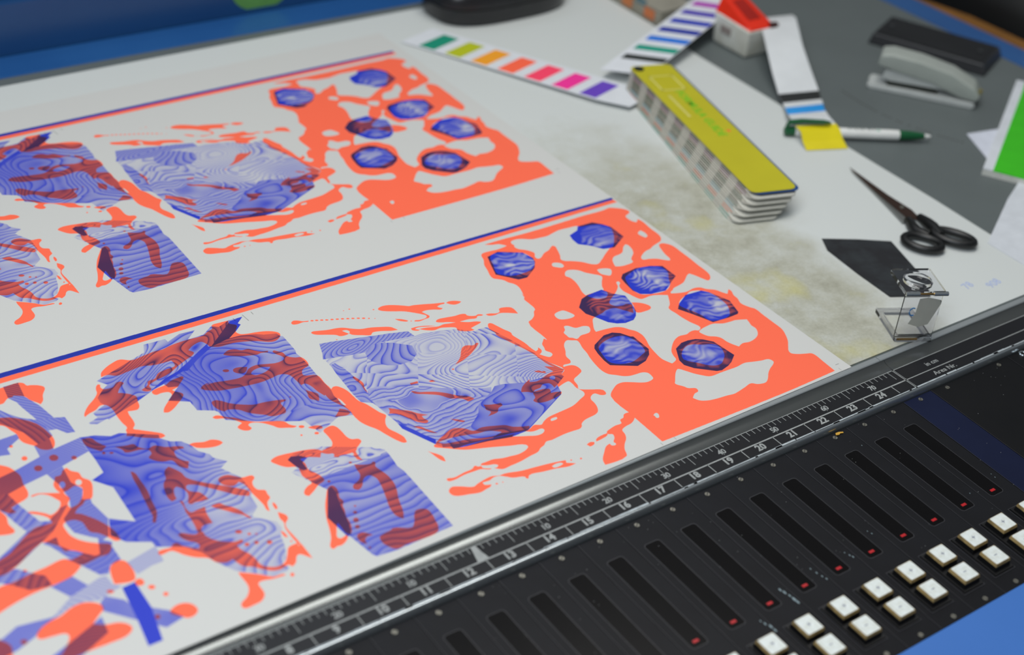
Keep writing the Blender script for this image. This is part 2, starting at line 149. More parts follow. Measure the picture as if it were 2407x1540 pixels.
# ------------------------------------------------------------------ printed artwork (sheet coordinates, 1/200 zone)
RED_INK='+:1383,1946 1482,1947 1655,1939 1849,1938 2050,1941 2228,1941 2232,1943 2272,1923 2312,1884 2319,1858 2305,1843 2264,1825 2258,1802 2262,1764 2276,1744 2306,1768 2312,1738 2303,1656 2300,1581 2290,1552 2263,1524 2238,1517 2191,1504 2158,1489 2122,1483 2089,1468 2052,1439 2051,1423 2086,1412 2125,1393 2149,1369 2176,1348 2187,1358 2194,1403 2206,1446 2222,1487 2235,1502 2256,1503 2277,1485 2291,1455 2290,1385 2288,1309 2282,1235 2280,1172 2272,1136 2246,1103 2226,1097 2213,1121 2196,1169 2181,1197 2159,1189 2128,1167 2095,1146 2056,1136 2008,1127 1996,1118 1970,1106 1966,1096 1994,1084 2033,1072 2056,1070 2107,1077 2142,1066 2159,1041 2199,1008 2215,972 2229,950 2264,981 2267,963 2249,923 2247,894 2230,850 2248,796 2260,778 2258,714 2256,639 2252,569 2229,519 2203,479 2169,443 2143,412 2141,394 2164,374 2205,355 2232,343 2238,328 2234,267 2227,179 1881,174 1113,188 1117,385 1104,374 1075,360 1042,356 1008,343 1000,314 985,288 953,260 930,233 906,190 784,191 795,221 834,260 871,290 896,296 895,282 912,275 920,282 918,295 942,319 950,341 932,354 938,368 964,377 1003,384 1036,383 1048,406 1071,411 1088,428 1105,431 1119,429 1124,565 1185,612 1212,623 1245,622 1284,601 1321,577 1351,566 1381,569 1393,575 1399,591 1399,621 1381,636 1340,641 1309,645 1280,658 1253,683 1226,708 1216,743 1218,782 1233,859 1243,889 1252,938 1268,991 1266,1000 1246,1013 1225,1025 1192,1006 1161,955 1138,921 1134,883 1121,867 1081,870 1073,858 1113,852 1130,836 1129,791 1097,773 1053,753 1041,708 1028,687 1031,681 1073,654 1123,622 1120,595 1110,588 1089,596 1071,620 1042,611 1028,594 1025,565 1016,533 995,503 970,493 939,490 912,487 895,482 874,470 865,457 847,447 808,449 769,451 727,449 686,446 656,449 633,434 607,426 584,411 536,405 475,396 421,394 375,394 348,418 365,416 376,426 368,436 335,447 309,462 317,469 340,469 380,468 419,454 460,447 494,441 527,444 552,452 565,462 564,477 497,507 409,544 320,578 293,594 263,618 233,642 207,665 212,676 224,676 248,650 280,615 433,591 476,584 641,557 682,571 712,557 733,569 763,582 782,586 804,588 881,592 926,597 985,619 1025,637 1033,657 1028,682 1023,698 1027,734 1023,755 1001,755 954,743 959,760 1028,797 1025,812 1063,839 1025,938 1011,985 1034,999 1050,970 1065,955 1089,965 1092,980 1079,1007 1088,1030 1097,1058 1115,1076 1134,1093 1140,1075 1142,1088 1153,1243 1182,1255 1211,1275 1234,1306 1250,1318 1256,1381 1256,1417 1272,1438 1279,1472 1266,1429 1280,1459 1294,1496 1301,1530 1296,1559 1279,1584 1271,1611 1252,1633 1233,1651 1232,1674 1252,1733 1266,1780 1292,1822 1309,1868 1326,1879 1372,1879 1419,1874 1484,1880 1458,1914 1420,1926;+:971,1329 983,1326 995,1295 1007,1253 1022,1210 1016,1193 1021,1156 1029,1110 1030,1055 1034,1026 1050,1031 1063,1047 1065,1022 1050,1003 1026,994 1011,985 1025,938 1048,879 1061,842 1049,859 1022,906 1012,998 999,1059 967,1158 948,1230 953,1248 947,1287;-:1530,1905 1558,1911 1591,1904 1643,1872 1694,1864 1739,1860 1785,1870 1832,1879 1897,1875 1954,1866 1973,1822 1947,1734 1923,1663 1929,1610 1963,1597 1907,1565 1853,1529 1803,1504 1776,1518 1743,1560 1698,1594 1666,1613 1658,1633 1677,1664 1705,1730 1712,1751 1705,1767 1684,1757 1661,1741 1618,1727 1565,1695 1553,1698 1550,1716 1572,1752 1561,1782 1544,1803 1521,1824 1514,1852 1523,1867 1520,1885;-:1594,1624 1612,1622 1634,1603 1633,1575 1614,1566 1590,1583 1578,1601;-:1595,1517 1620,1531 1651,1522 1676,1501 1693,1468 1717,1440 1747,1400 1715,1359 1686,1321 1671,1291 1659,1294 1558,1296 1561,1329 1579,1379 1591,1430 1590,1469 1580,1490;-:1767,1460 1787,1461 1833,1435 1824,1410 1791,1384 1776,1396 1760,1417 1760,1440;-:2041,1575 2068,1590 2075,1574 2051,1504 2010,1469 1995,1453 1989,1432 1943,1424 1898,1429 1874,1441 1900,1496 1930,1520 1974,1525 1998,1533;-:2218,1658 2238,1665 2244,1636 2233,1599 2213,1593 2203,1624 2203,1645;-:1782,1319 1795,1318 1792,1302 1775,1288 1763,1268 1758,1229 1765,1202 1773,1168 1790,1132 1816,1129 1847,1131 1880,1125 1939,1093 1928,1075 1890,1021 1863,999 1859,978 1863,951 1866,902 1875,848 1890,789 1865,771 1846,782 1816,783 1788,775 1742,781 1696,765 1651,732 1618,698 1604,668 1594,637 1555,622 1543,650 1536,676 1542,735 1554,790 1575,841 1584,878 1578,920 1557,949 1542,975 1514,996 1476,1005 1427,1011 1397,1013 1403,1034 1426,1071 1455,1109 1478,1118 1532,1128 1564,1139 1618,1131 1644,1095 1672,1051 1717,1114 1695,1134 1671,1132 1631,1146 1618,1176 1674,1220 1703,1236 1760,1281;+:1726,1131 1755,1114 1783,1082 1789,1053 1774,1038 1734,1035 1693,1043 1690,1055 1715,1101;-:1562,1288 1626,1298 1664,1293 1674,1265 1640,1231 1618,1232 1584,1247;-:1310,1235 1345,1245 1369,1242 1385,1216 1393,1179 1376,1170 1341,1172 1305,1189 1301,1212;-:1287,1127 1303,1125 1329,1089 1373,1083 1393,1068 1386,1044 1367,1026 1347,1023 1313,1025 1275,1011 1262,1029 1249,1039 1249,1057 1251,1084 1271,1100;-:1879,771 1917,778 1971,779 2015,757 2062,750 2093,748 2152,724 2145,700 2135,673 2136,641 2110,600 2077,580 2024,570 1983,578 1948,566 1934,593 1923,626 1919,667 1906,686 1874,709 1861,735 1858,760;-:1534,567 1550,573 1572,543 1592,509 1618,477 1642,454 1662,448 1713,448 1763,446 1818,444 1875,449 1923,434 1964,422 2004,413 2011,388 1997,374 1955,353 1924,333 1873,289 1851,280 1809,290 1786,310 1737,302 1676,291 1653,289 1614,296 1552,303 1504,314 1472,333 1457,363 1487,384 1515,390 1522,412 1488,434 1481,451 1458,490 1471,505;-:1205,355 1223,363 1231,359 1229,344 1214,329 1205,334 1207,348;-:770,565 782,570 805,568 803,558 781,553 767,556;-:547,553 610,522 651,504 682,506 701,522 697,533 659,535 639,540 613,558 555,559;-:2030,1047 2069,1062 2122,1045 2104,1041 2053,1045;-:1348,1839 1408,1846 1466,1812 1518,1782 1529,1710 1513,1671 1469,1632 1377,1619 1330,1629 1295,1655 1278,1681 1306,1751;-:1854,1808 1940,1848 2018,1841 2087,1813 2106,1769 2090,1726 2048,1664 1980,1600 1928,1609 1888,1667 1837,1713 1840,1766;-:1852,1331 1893,1348 1974,1368 2040,1353 2085,1325 2088,1267 2048,1210 2017,1164 1958,1131 1867,1143 1818,1170 1809,1216 1829,1290;-:1931,995 2022,1045 2124,1040 2151,1007 2159,945 2153,874 2129,829 2092,793 1989,798 1972,815 1971,860 1954,917 1932,970;-:1322,899 1381,928 1453,933 1500,914 1519,872 1522,843 1504,764 1476,752 1407,730 1369,728 1300,767 1293,801 1307,860;-:1637,642 1676,680 1724,699 1755,693 1794,668 1851,640 1858,602 1836,553 1806,525 1763,501 1720,510 1669,565 1629,617;+:180,1677 191,1681 217,1673 262,1658 298,1652 330,1641 367,1611 401,1589 445,1578 493,1558 537,1533 546,1515 554,1497 523,1504 474,1528 435,1536 416,1522 382,1540 340,1568 333,1582 320,1579 284,1585 274,1601 238,1624 189,1652 179,1667;-:315,1619 337,1614 344,1596 332,1582 322,1602;+:136,1790 154,1804 173,1797 193,1779 219,1770 215,1763 189,1771 161,1769 138,1777;+:241,1758 237,1755 231,1756 227,1761 227,1765 231,1768 237,1767 241,1763;+:262,1749 258,1747 252,1748 248,1752 248,1757 252,1760 258,1759 262,1754;+:284,1740 280,1737 274,1739 270,1743 270,1748 274,1750 280,1749 285,1745;+:306,1729 302,1727 296,1728 292,1732 292,1737 296,1740 302,1738 306,1734;+:330,1720 326,1718 320,1719 315,1723 316,1728 320,1731 326,1730 330,1725;+:354,1711 349,1708 343,1710 339,1714 339,1719 344,1721 350,1720 354,1716;+:377,1701 373,1699 367,1700 363,1704 363,1709 367,1712 373,1711 377,1706;+:400,1691 396,1688 390,1690 386,1694 386,1699 390,1701 396,1700 400,1696;+:423,1680 419,1678 413,1679 409,1683 409,1688 413,1691 419,1689 423,1685;+:446,1669 442,1666 436,1668 432,1672 432,1677 436,1679 442,1678 446,1674;+:469,1657 464,1654 458,1655 454,1660 454,1665 459,1667 465,1666 469,1661;+:487,1645 483,1642 479,1645 479,1649 483,1652 488,1650;+:511,1631 508,1630 506,1631 506,1634 508,1636 511,1634;+:446,1759 442,1757 438,1760 437,1764 442,1766 446,1764;+:413,1762 410,1760 408,1762 408,1765 411,1766 413,1765;+:547,1700 543,1697 539,1700 539,1704 543,1706 547,1704;+:260,1566 256,1565 253,1567 253,1570 256,1572 259,1570;+:654,1528 651,1526 648,1527 648,1531 652,1533 654,1531;+:564,1695 588,1707 619,1704 656,1686 696,1658 713,1645 732,1642 783,1625 833,1605 885,1588 881,1579 858,1580 834,1575 838,1562 851,1550 837,1543 803,1560 761,1573 740,1570 748,1547 754,1523 742,1511 724,1511 684,1508 663,1519 669,1525 694,1517 734,1520 742,1533 728,1555 701,1584 668,1615 614,1645 582,1665 565,1683;+:891,1581 911,1585 939,1576 965,1555 948,1546 919,1547 902,1560;+:590,1583 602,1576 619,1565 640,1540 632,1535 609,1550 597,1565;+:755,1469 775,1479 809,1475 861,1464 905,1461 920,1451 919,1439 954,1416 974,1420 994,1405 982,1401 962,1408 946,1396 906,1407 857,1410 891,1387 931,1372 948,1359 939,1353 904,1345 873,1338 879,1317 859,1318 833,1329 805,1354 811,1375 774,1399 741,1411 706,1409 670,1429 646,1453 682,1447 716,1435 743,1427 775,1430 802,1422 835,1415 800,1437 777,1446 755,1462;+:1006,1402 1027,1398 1060,1383 1080,1387 1092,1409 1107,1412 1155,1389 1152,1329 1108,1360 1072,1376 1043,1373 1010,1386;+:615,1477 642,1476 677,1467 723,1443 731,1436 689,1453 645,1467 629,1462 647,1446 637,1443 612,1461;+:716,1197 742,1223 767,1229 801,1213 825,1223 831,1214 805,1194 782,1180 747,1160 700,1140 660,1129 633,1125 661,1142 690,1165;+:607,1097 603,1094 598,1097 599,1102 604,1105 608,1102;+:956,881 950,879 940,882 933,888 933,894 940,897 950,894 956,888;+:973,868 968,866 962,867 958,871 959,876 964,879 971,878 974,873;+:338,1052 345,1051 366,1030 395,1016 437,992 473,960 506,922 545,894 560,864 525,860 513,888 487,906 464,919 436,962 385,1001 343,1031;+:164,1275 173,1277 182,1237 182,1206 170,1181 163,1139 160,1159 165,1190 168,1214 163,1254;+:182,998 201,981 224,959 255,932 274,903 310,868 281,875 278,859 286,831 272,822 245,843 224,879 202,926 181,951 162,962 176,977;+:367,1107 407,1103 401,1088 365,1093;+:452,1078 472,1078 479,1059 457,1067;+:205,834 233,815 244,791 273,740 256,749 227,795 209,823;+:379,795 404,776 428,750 421,745 392,770;+:568,807 599,790 646,778 644,761 614,751 596,731 573,726 553,726 537,726 568,747 558,771 566,791;+:240,692 283,711 347,732 394,707 419,673 465,675 533,651 568,635 592,608 659,577 646,560 548,575 426,594 341,608 272,614 237,644 222,677;-:241,683 300,681 396,657 420,649 478,639 525,603 486,597 421,614 361,637 298,651 252,666;+:892,829 970,849 1008,854 994,907 1041,875 1063,839 1025,812 1028,797 972,765 959,760 934,749 934,786 900,796 876,781 841,779 824,767 804,784 777,797 801,824 839,846 873,859 858,842;+:824,767 854,769 891,763 907,751 894,724 919,719 944,708 933,695 883,684 829,683 797,694 787,716 809,732;-:985,809 978,803 971,801 963,803 959,808 958,815 961,822 968,827 976,829 983,828 987,823 988,816;+:930,901 948,891 970,865 971,856 953,871 931,892;+:165,657 178,636 188,623 202,590 193,558 182,574 173,615 171,633;+:130,459 136,462 162,453 221,459 264,461 286,472 296,460 308,457 307,443 338,422 332,419 295,440 261,443 211,445 152,439 130,445;+:96,393 121,407 152,393 203,362 226,369 269,377 307,379 340,366 363,366 441,344 505,334 590,319 652,304 644,288 679,264 639,263 583,279 520,291 453,303 436,286 428,294 430,303 380,326 361,344 338,364 308,368 285,361 251,365 249,349 276,336 264,326 238,322 207,317 162,330 98,355 91,376;-:574,301 595,306 624,300 628,290 607,285 577,289;+:303,325 298,323 293,326 293,331 298,333 303,330;+:329,322 326,320 323,322 324,325 327,327 329,325;+:677,290 673,287 670,289 670,294 675,296 678,294;+:722,276 716,273 712,276 714,281 719,284 723,282;+:801,342 827,348 842,339 832,327 806,323;+:859,348 880,358 933,360 927,349 891,340 853,337;+:33,1243 47,1254 64,1252 80,1229 90,1196 92,1152 95,1108 111,1074 122,1032 132,991 145,959 126,935 107,899 104,872 120,828 130,788 122,753 108,755 95,774 72,839 56,894 34,935 21,972 18,1026 21,1060 16,1099 2,1137 -12,1175 -12,1217 -1,1248 29,1267;-:24,1173 29,1145 29,1109 18,1115 18,1145;+:-60,1059 -33,1079 -9,1101 16,1075 17,1053 -3,1044 -41,1054;+:-151,1001 -123,1014 -99,1012 -89,998 -85,958 -85,912 -76,890 -49,877 -46,858 -63,843 -86,828 -102,815 -110,745 -127,768 -120,803 -124,813 -171,822 -188,812 -204,825 -192,839 -225,878 -219,888 -188,876 -178,887 -160,910 -153,963;+:-196,1956 -155,1957 -112,1954 -120,1931 -96,1900 -125,1852 -116,1827 -85,1813 -51,1806 -3,1791 33,1768 47,1746 42,1726 6,1699 -20,1700 -71,1735 -116,1757 -172,1775 -207,1778 -249,1781 -277,1797 -284,1801 -287,1823 -302,1857 -346,1849 -383,1824 -369,1796 -390,1776 -416,1765 -472,1739 -539,1701 -621,1680 -653,1662 -655,1638 -664,1625 -688,1633 -696,1650 -657,1670 -645,1694 -609,1698 -582,1726 -546,1737 -490,1743 -486,1788 -514,1788 -570,1794 -617,1811 -634,1811 -696,1803 -745,1799 -777,1824 -808,1822 -795,1852 -763,1878 -728,1896 -682,1907 -638,1877 -572,1884 -513,1890 -484,1886 -443,1896 -394,1902 -334,1901 -270,1899 -234,1919 -211,1927;+:-855,1769 -843,1780 -835,1773 -841,1755 -836,1737 -796,1729 -765,1754 -747,1750 -741,1734 -753,1723 -774,1705 -793,1679 -777,1670 -735,1617 -745,1581 -754,1545 -770,1528 -789,1530 -812,1537 -817,1511 -819,1466 -826,1436 -843,1414 -826,1396 -810,1381 -776,1350 -751,1322 -748,1303 -768,1298 -782,1304 -819,1328 -843,1345 -875,1374 -890,1383 -878,1404 -875,1419 -863,1434 -866,1470 -866,1530 -863,1560 -864,1596 -876,1626 -896,1632 -924,1613 -957,1603 -974,1595 -984,1589 -984,1598 -968,1626 -940,1657 -894,1695 -871,1724 -866,1745;+:-662,1617 -636,1627 -601,1631 -585,1634 -557,1649 -513,1655 -499,1656 -496,1645 -514,1625 -547,1594 -574,1567 -555,1544 -553,1531 -568,1510 -602,1482 -639,1455 -667,1445 -683,1454 -673,1475 -644,1506 -613,1535 -596,1556 -600,1576 -629,1586 -656,1585 -665,1598;-:-581,1583 -548,1592 -574,1567;+:-278,1589 -263,1596 -232,1588 -212,1577 -230,1552 -250,1542 -269,1552 -282,1572;+:-442,1545 -397,1544 -335,1528 -272,1520 -243,1534 -213,1562 -173,1571 -117,1552 -86,1542 -47,1545 -33,1557 -36,1578 -51,1605 -54,1627 -44,1634 -30,1616 -17,1599 -14,1565 14,1536 38,1526 37,1453 3,1440 -11,1429 -22,1397 31,1367 31,1298 29,1238 9,1231 -18,1216 -29,1259 -35,1311 -49,1338 -68,1336 -68,1293 -37,1245 -47,1214 -60,1194 -72,1210 -86,1230 -75,1273 -70,1300 -71,1375 -77,1428 -92,1446 -117,1454 -157,1448 -214,1443 -281,1451 -345,1463 -407,1479 -444,1500 -410,1483 -447,1504 -465,1523 -467,1533 -440,1552 -406,1551;-:-221,1522 -205,1538 -172,1545 -149,1541 -121,1526 -149,1507 -182,1500 -209,1503;+:-261,1717 -226,1736 -196,1729 -172,1706 -141,1702 -122,1678 -97,1654 -69,1645 -75,1632 -103,1644 -127,1641 -164,1653 -201,1667 -233,1688 -255,1707;+:-472,1420 -453,1424 -431,1406 -409,1375 -361,1336 -320,1313 -272,1306 -225,1294 -213,1290 -181,1278 -186,1269 -212,1266 -216,1215 -230,1193 -261,1193 -292,1199 -316,1225 -338,1243 -370,1273 -397,1313 -443,1336 -454,1330 -471,1355 -478,1388;+:-296,1591 -303,1586 -314,1588 -322,1597 -322,1606 -315,1610 -304,1608 -296,1600;+:-151,1281 -155,1279 -159,1282 -159,1286 -155,1288 -152,1286;+:-520,1319 -502,1325 -482,1312 -466,1292 -440,1273 -405,1230 -372,1200 -323,1176 -265,1142 -255,1110 -233,1086 -245,1082 -277,1097 -308,1114 -324,1142 -362,1187 -398,1203 -411,1196 -409,1169 -425,1161 -449,1175 -459,1205 -428,1221 -453,1266 -484,1291 -513,1304;+:-207,1066 -214,1062 -223,1063 -229,1070 -229,1079 -222,1083 -213,1081 -207,1074;+:-176,995 -182,991 -189,993 -194,998 -193,1005 -187,1009 -180,1008 -175,1002;+:-244,1018 -249,1015 -253,1017 -252,1023 -247,1027 -243,1024;+:-197,1054 -166,1051 -140,1033 -145,1017 -169,1023 -193,1045;+:-690,1200 -671,1203 -627,1186 -595,1185 -567,1162 -561,1142 -581,1134 -613,1136 -671,1165 -678,1177;+:-447,932 -421,946 -380,945 -344,938 -281,924 -237,902 -225,885 -192,892 -176,890 -86,831 -95,816 -119,810 -178,818 -195,824 -195,845 -215,853 -236,875 -255,849 -294,875 -335,883 -330,848 -338,807 -318,757 -315,713 -353,698 -386,676 -421,657 -432,672 -424,693 -396,714 -370,724 -381,781 -374,815 -370,842 -410,865 -437,903;+:-324,665 -306,667 -299,653 -305,616 -318,587 -316,558 -334,535 -339,513 -355,474 -362,430 -383,384 -399,370 -408,387 -407,422 -405,456 -419,441 -435,415 -450,383 -441,372 -408,381 -415,362 -459,336 -477,339 -499,334 -504,346 -475,392 -450,448 -433,497 -396,571 -366,615;+:-155,739 -123,717 -90,708 -78,714 -70,706 -84,684 -77,641 -71,599 -79,534 -114,454 -143,373 -163,342 -178,369 -176,423 -154,490 -128,575 -123,616 -138,645 -165,642 -206,596 -227,589 -239,603 -231,623 -190,643 -169,669 -164,705;+:-111,342 -94,359 -65,357 -47,341 -47,304 -56,267 -64,236 -86,207 -157,202 -235,208 -284,206 -303,232 -313,266 -303,301 -277,309 -243,312 -232,318 -161,282 -140,299;+:-128,796 -113,787 -108,741 -126,758;+:-157,753 -161,750 -167,751 -170,755 -169,760 -165,763 -159,762 -156,758;+:-287,507 -290,504 -294,505 -296,508 -295,512 -292,514 -288,514 -286,511;+:-304,471 -310,467 -317,468 -320,473 -319,480 -313,484 -307,484 -303,478;+:-323,428 -331,421 -341,422 -346,430 -343,440 -335,447 -326,447 -321,439;+:-340,391 -347,386 -355,387 -360,393 -358,402 -351,407 -343,406 -338,399;+:-298,693 -302,689 -307,689 -310,693 -309,699 -305,703 -300,702 -297,698;+:-367,264 -371,261 -375,261 -377,265 -376,270 -372,273 -368,273 -366,269;+:-370,359 -347,357 -321,323 -346,327 -363,314 -370,289 -382,308 -385,338;+:-693,931 -676,945 -645,943 -623,922 -600,898 -559,890 -557,872 -577,853 -586,827 -582,799 -557,779 -561,755 -562,730 -586,709 -603,658 -609,662 -607,706 -612,780 -613,796 -612,816 -614,854 -625,881 -655,868 -687,894;+:-847,1101 -826,1112 -799,1051 -796,1013 -748,948 -710,910 -647,847 -616,803 -631,781 -668,808 -706,856 -745,905 -785,952 -815,967 -826,952 -822,929 -791,901 -779,845 -806,848 -834,855 -854,852 -860,865 -840,904 -835,927 -843,962 -856,980 -869,973 -886,931 -889,913 -911,906 -916,929 -907,985 -890,1026 -869,1050 -862,1078;+:-885,895 -876,890 -883,839 -876,809 -844,811 -812,812 -823,783 -829,742 -831,709 -876,711 -893,683 -905,690 -900,725 -894,786 -893,825 -886,851;+:-791,804 -754,803 -744,784 -725,760 -701,716 -697,694 -688,664 -691,653 -697,664 -706,689 -726,711 -759,756 -782,784;+:-569,699 -564,690 -571,654 -578,653 -577,678;+:-980,716 -965,719 -945,701 -917,682 -902,690 -889,682 -890,658 -866,610 -828,579 -807,567 -779,566 -780,550 -811,545 -809,516 -793,480 -785,437 -785,405 -770,380 -735,359 -700,365 -674,392 -643,433 -602,436 -608,418 -593,431 -593,387 -596,329 -606,346 -629,376 -642,372 -663,342 -685,329 -694,345 -729,339 -760,347 -795,379 -820,410 -844,425 -862,483 -889,478 -923,499 -939,535 -977,563 -1010,599 -1029,631 -1042,645 -1077,644 -1090,644 -1090,663 -1078,669 -1033,664 -1020,677 -1003,676 -992,650 -946,603 -935,619 -939,637 -959,660 -974,686;+:-579,636 -559,601 -563,581 -586,560 -595,537 -594,481 -593,425 -604,426 -604,509 -600,541 -589,568 -591,597;+:-624,532 -617,517 -618,484 -626,489 -628,512;+:-878,408 -846,383 -810,352 -776,318 -732,309 -732,302 -782,308 -828,320 -842,314 -845,290 -847,260 -857,241 -880,225 -909,222 -949,224 -954,240 -946,255 -916,272 -892,298 -882,322 -880,358 -881,389;+:-1192,350 -1158,369 -1127,365 -1106,347 -1098,317 -1103,301 -1127,286 -1152,289 -1164,304 -1189,333;+:-1181,496 -1188,490 -1197,492 -1204,500 -1204,510 -1197,515 -1187,513 -1181,505;+:-1155,437 -1161,432 -1168,432 -1173,439 -1172,447 -1166,453 -1159,452 -1154,446;+:-1205,538 -1215,530 -1228,532 -1236,543 -1236,557 -1226,566 -1213,564 -1204,552;+:-1232,345 -1238,339 -1246,339 -1251,346 -1250,356 -1243,362 -1235,362 -1231,355;+:-768,524 -773,519 -781,520 -785,526 -784,534 -778,539 -771,538 -766,532;+:-731,516 -737,511 -744,511 -748,517 -747,525 -741,530 -734,530 -730,523;+:-733,575 -738,572 -743,573 -746,577 -745,582 -741,585 -736,585 -733,580;+:-711,562 -714,559 -717,560 -720,563 -719,567 -716,569 -713,568 -710,565;+:-685,491 -692,485 -700,486 -705,493 -704,502 -697,508 -689,507 -684,500;+:-757,603 -764,599 -774,601 -781,609 -781,618 -774,622 -764,620 -757,612;+:-615,455 -618,452 -622,452 -623,455 -622,459 -619,462 -616,462 -614,459;+:-702,286 -708,281 -714,281 -717,286 -715,294 -709,300 -703,300 -700,294;+:-974,1160 -965,1152 -963,1090 -966,1019 -979,946 -987,891 -998,862 -1023,823 -1031,828 -1016,863 -1011,905 -1002,969 -991,1045 -984,1113;+:-1057,1456 -1021,1443 -1012,1408 -989,1361 -1021,1339 -1036,1361 -1061,1409;+:-963,1341 -917,1325 -887,1319 -878,1292 -850,1262 -816,1267 -782,1236 -718,1202 -718,1188 -758,1194 -768,1173 -768,1141 -746,1106 -739,1102 -763,1060 -788,1088 -797,1141 -833,1152 -859,1177 -871,1206 -849,1225 -851,1254 -878,1270 -939,1283 -943,1308;+:-1011,1323 -1016,1318 -1020,1318 -1023,1323 -1022,1329 -1018,1334 -1013,1334 -1011,1329;+:-982,1306 -986,1303 -992,1304 -997,1309 -997,1314 -993,1317 -987,1316 -982,1311;+:-1131,1958 -1115,1946 -1107,1920 -1095,1917 -1060,1894 -1048,1872 -1076,1823 -1091,1784 -1109,1765 -1121,1789 -1136,1815 -1147,1851 -1186,1879 -1193,1871 -1211,1873 -1243,1847 -1273,1850 -1233,1953 -1200,1958 -1171,1960;+:-1306,1763 -1256,1742 -1218,1706 -1178,1650 -1164,1608 -1157,1565 -1153,1523 -1162,1484 -1181,1457 -1207,1459 -1229,1480 -1239,1508 -1253,1526 -1270,1552 -1276,1583 -1273,1615 -1284,1655 -1296,1695 -1321,1723;+:-1316,1549 -1320,1545 -1326,1545 -1330,1550 -1329,1557 -1325,1562 -1319,1561 -1315,1556;+:-1295,1446 -1302,1438 -1311,1438 -1317,1446 -1316,1458 -1309,1466 -1300,1466 -1294,1457;+:-1187,1388 -1197,1377 -1211,1378 -1220,1390 -1219,1407 -1208,1418 -1195,1417 -1186,1404;+:-1123,1351 -1130,1344 -1138,1345 -1143,1352 -1143,1362 -1136,1369 -1128,1369 -1122,1361;+:-1268,1356 -1278,1346 -1290,1347 -1298,1358 -1297,1373 -1288,1383 -1275,1382 -1267,1371;+:-1011,1321 -1015,1316 -1020,1317 -1024,1321 -1023,1328 -1019,1332 -1013,1332 -1010,1327;+:-1418,1473 -1381,1431 -1365,1382 -1361,1354 -1370,1303 -1375,1239 -1387,1216 -1432,1198 -1465,1188 -1458,1154 -1480,1155 -1490,1168 -1516,1218;+:-1517,1214 -1500,1150 -1510,1102 -1504,1052 -1513,1043 -1575,1063;+:-1245,1281 -1225,1279 -1201,1307 -1184,1311 -1177,1285 -1155,1259 -1155,1223 -1136,1186 -1157,1116 -1178,1083 -1200,1086 -1216,1070 -1247,1054 -1268,1032 -1254,1024 -1230,990 -1206,946 -1187,896 -1177,847 -1180,801 -1197,802 -1214,836 -1236,877 -1261,902 -1264,933 -1265,972 -1292,1002 -1330,996 -1336,961 -1333,921 -1310,874 -1260,825 -1225,799 -1227,782 -1252,751 -1286,753 -1323,747 -1366,746 -1389,791 -1358,796 -1332,803 -1367,843 -1386,845 -1393,881 -1416,914 -1440,938 -1454,932 -1492,913 -1557,870 -1617,843 -1660,842 -1632,915 -1570,941 -1531,969 -1477,1007 -1430,1031 -1392,1028 -1364,1025 -1366,1061 -1388,1093 -1415,1119 -1421,1132 -1408,1129 -1364,1089 -1351,1071 -1306,1094 -1289,1128 -1295,1147 -1314,1188 -1340,1209 -1373,1208 -1372,1218 -1348,1219 -1309,1200 -1268,1177 -1274,1205 -1272,1235 -1256,1262;-:-1255,1174 -1235,1177 -1201,1188 -1183,1167 -1190,1136 -1211,1102 -1237,1078 -1269,1072 -1270,1097 -1247,1129 -1254,1153;-:-1231,1213 -1237,1204 -1244,1199 -1250,1200 -1254,1205 -1254,1215 -1251,1225 -1246,1234 -1239,1239 -1233,1239 -1229,1233 -1228,1224;-:-1169,1195 -1174,1188 -1181,1184 -1187,1185 -1192,1190 -1193,1199 -1191,1208 -1186,1215 -1179,1219 -1173,1218 -1168,1212 -1167,1204;+:-1683,783 -1651,790 -1617,787 -1553,797 -1482,803 -1404,809 -1368,741 -1419,707 -1498,697 -1573,694 -1654,679 -1732,655;+:-1648,483 -1628,508 -1582,529 -1536,535 -1490,554 -1448,558 -1409,539 -1387,508 -1392,485 -1411,472 -1453,438 -1416,411 -1369,395 -1343,362 -1344,342 -1376,320 -1432,318 -1529,321 -1591,319 -1638,332 -1574,389 -1550,427 -1556,443 -1600,454 -1645,465;+:-1292,644 -1278,681 -1243,701 -1220,689 -1211,658 -1219,586 -1233,568 -1303,588;+:-1206,542 -1216,533 -1228,533 -1235,544 -1233,559 -1223,569 -1211,568 -1204,557;+:-1549,819 -1553,815 -1558,815 -1562,820 -1561,826 -1557,830 -1552,830 -1549,825;+:-1320,552 -1326,548 -1336,550 -1343,558 -1344,566 -1338,570 -1328,568 -1321,560;+:-1686,474 -1692,468 -1701,469 -1707,477 -1707,487 -1701,493 -1692,492 -1686,484;+:-1775,545 -1748,508 -1742,476 -1777,394 -1822,422'
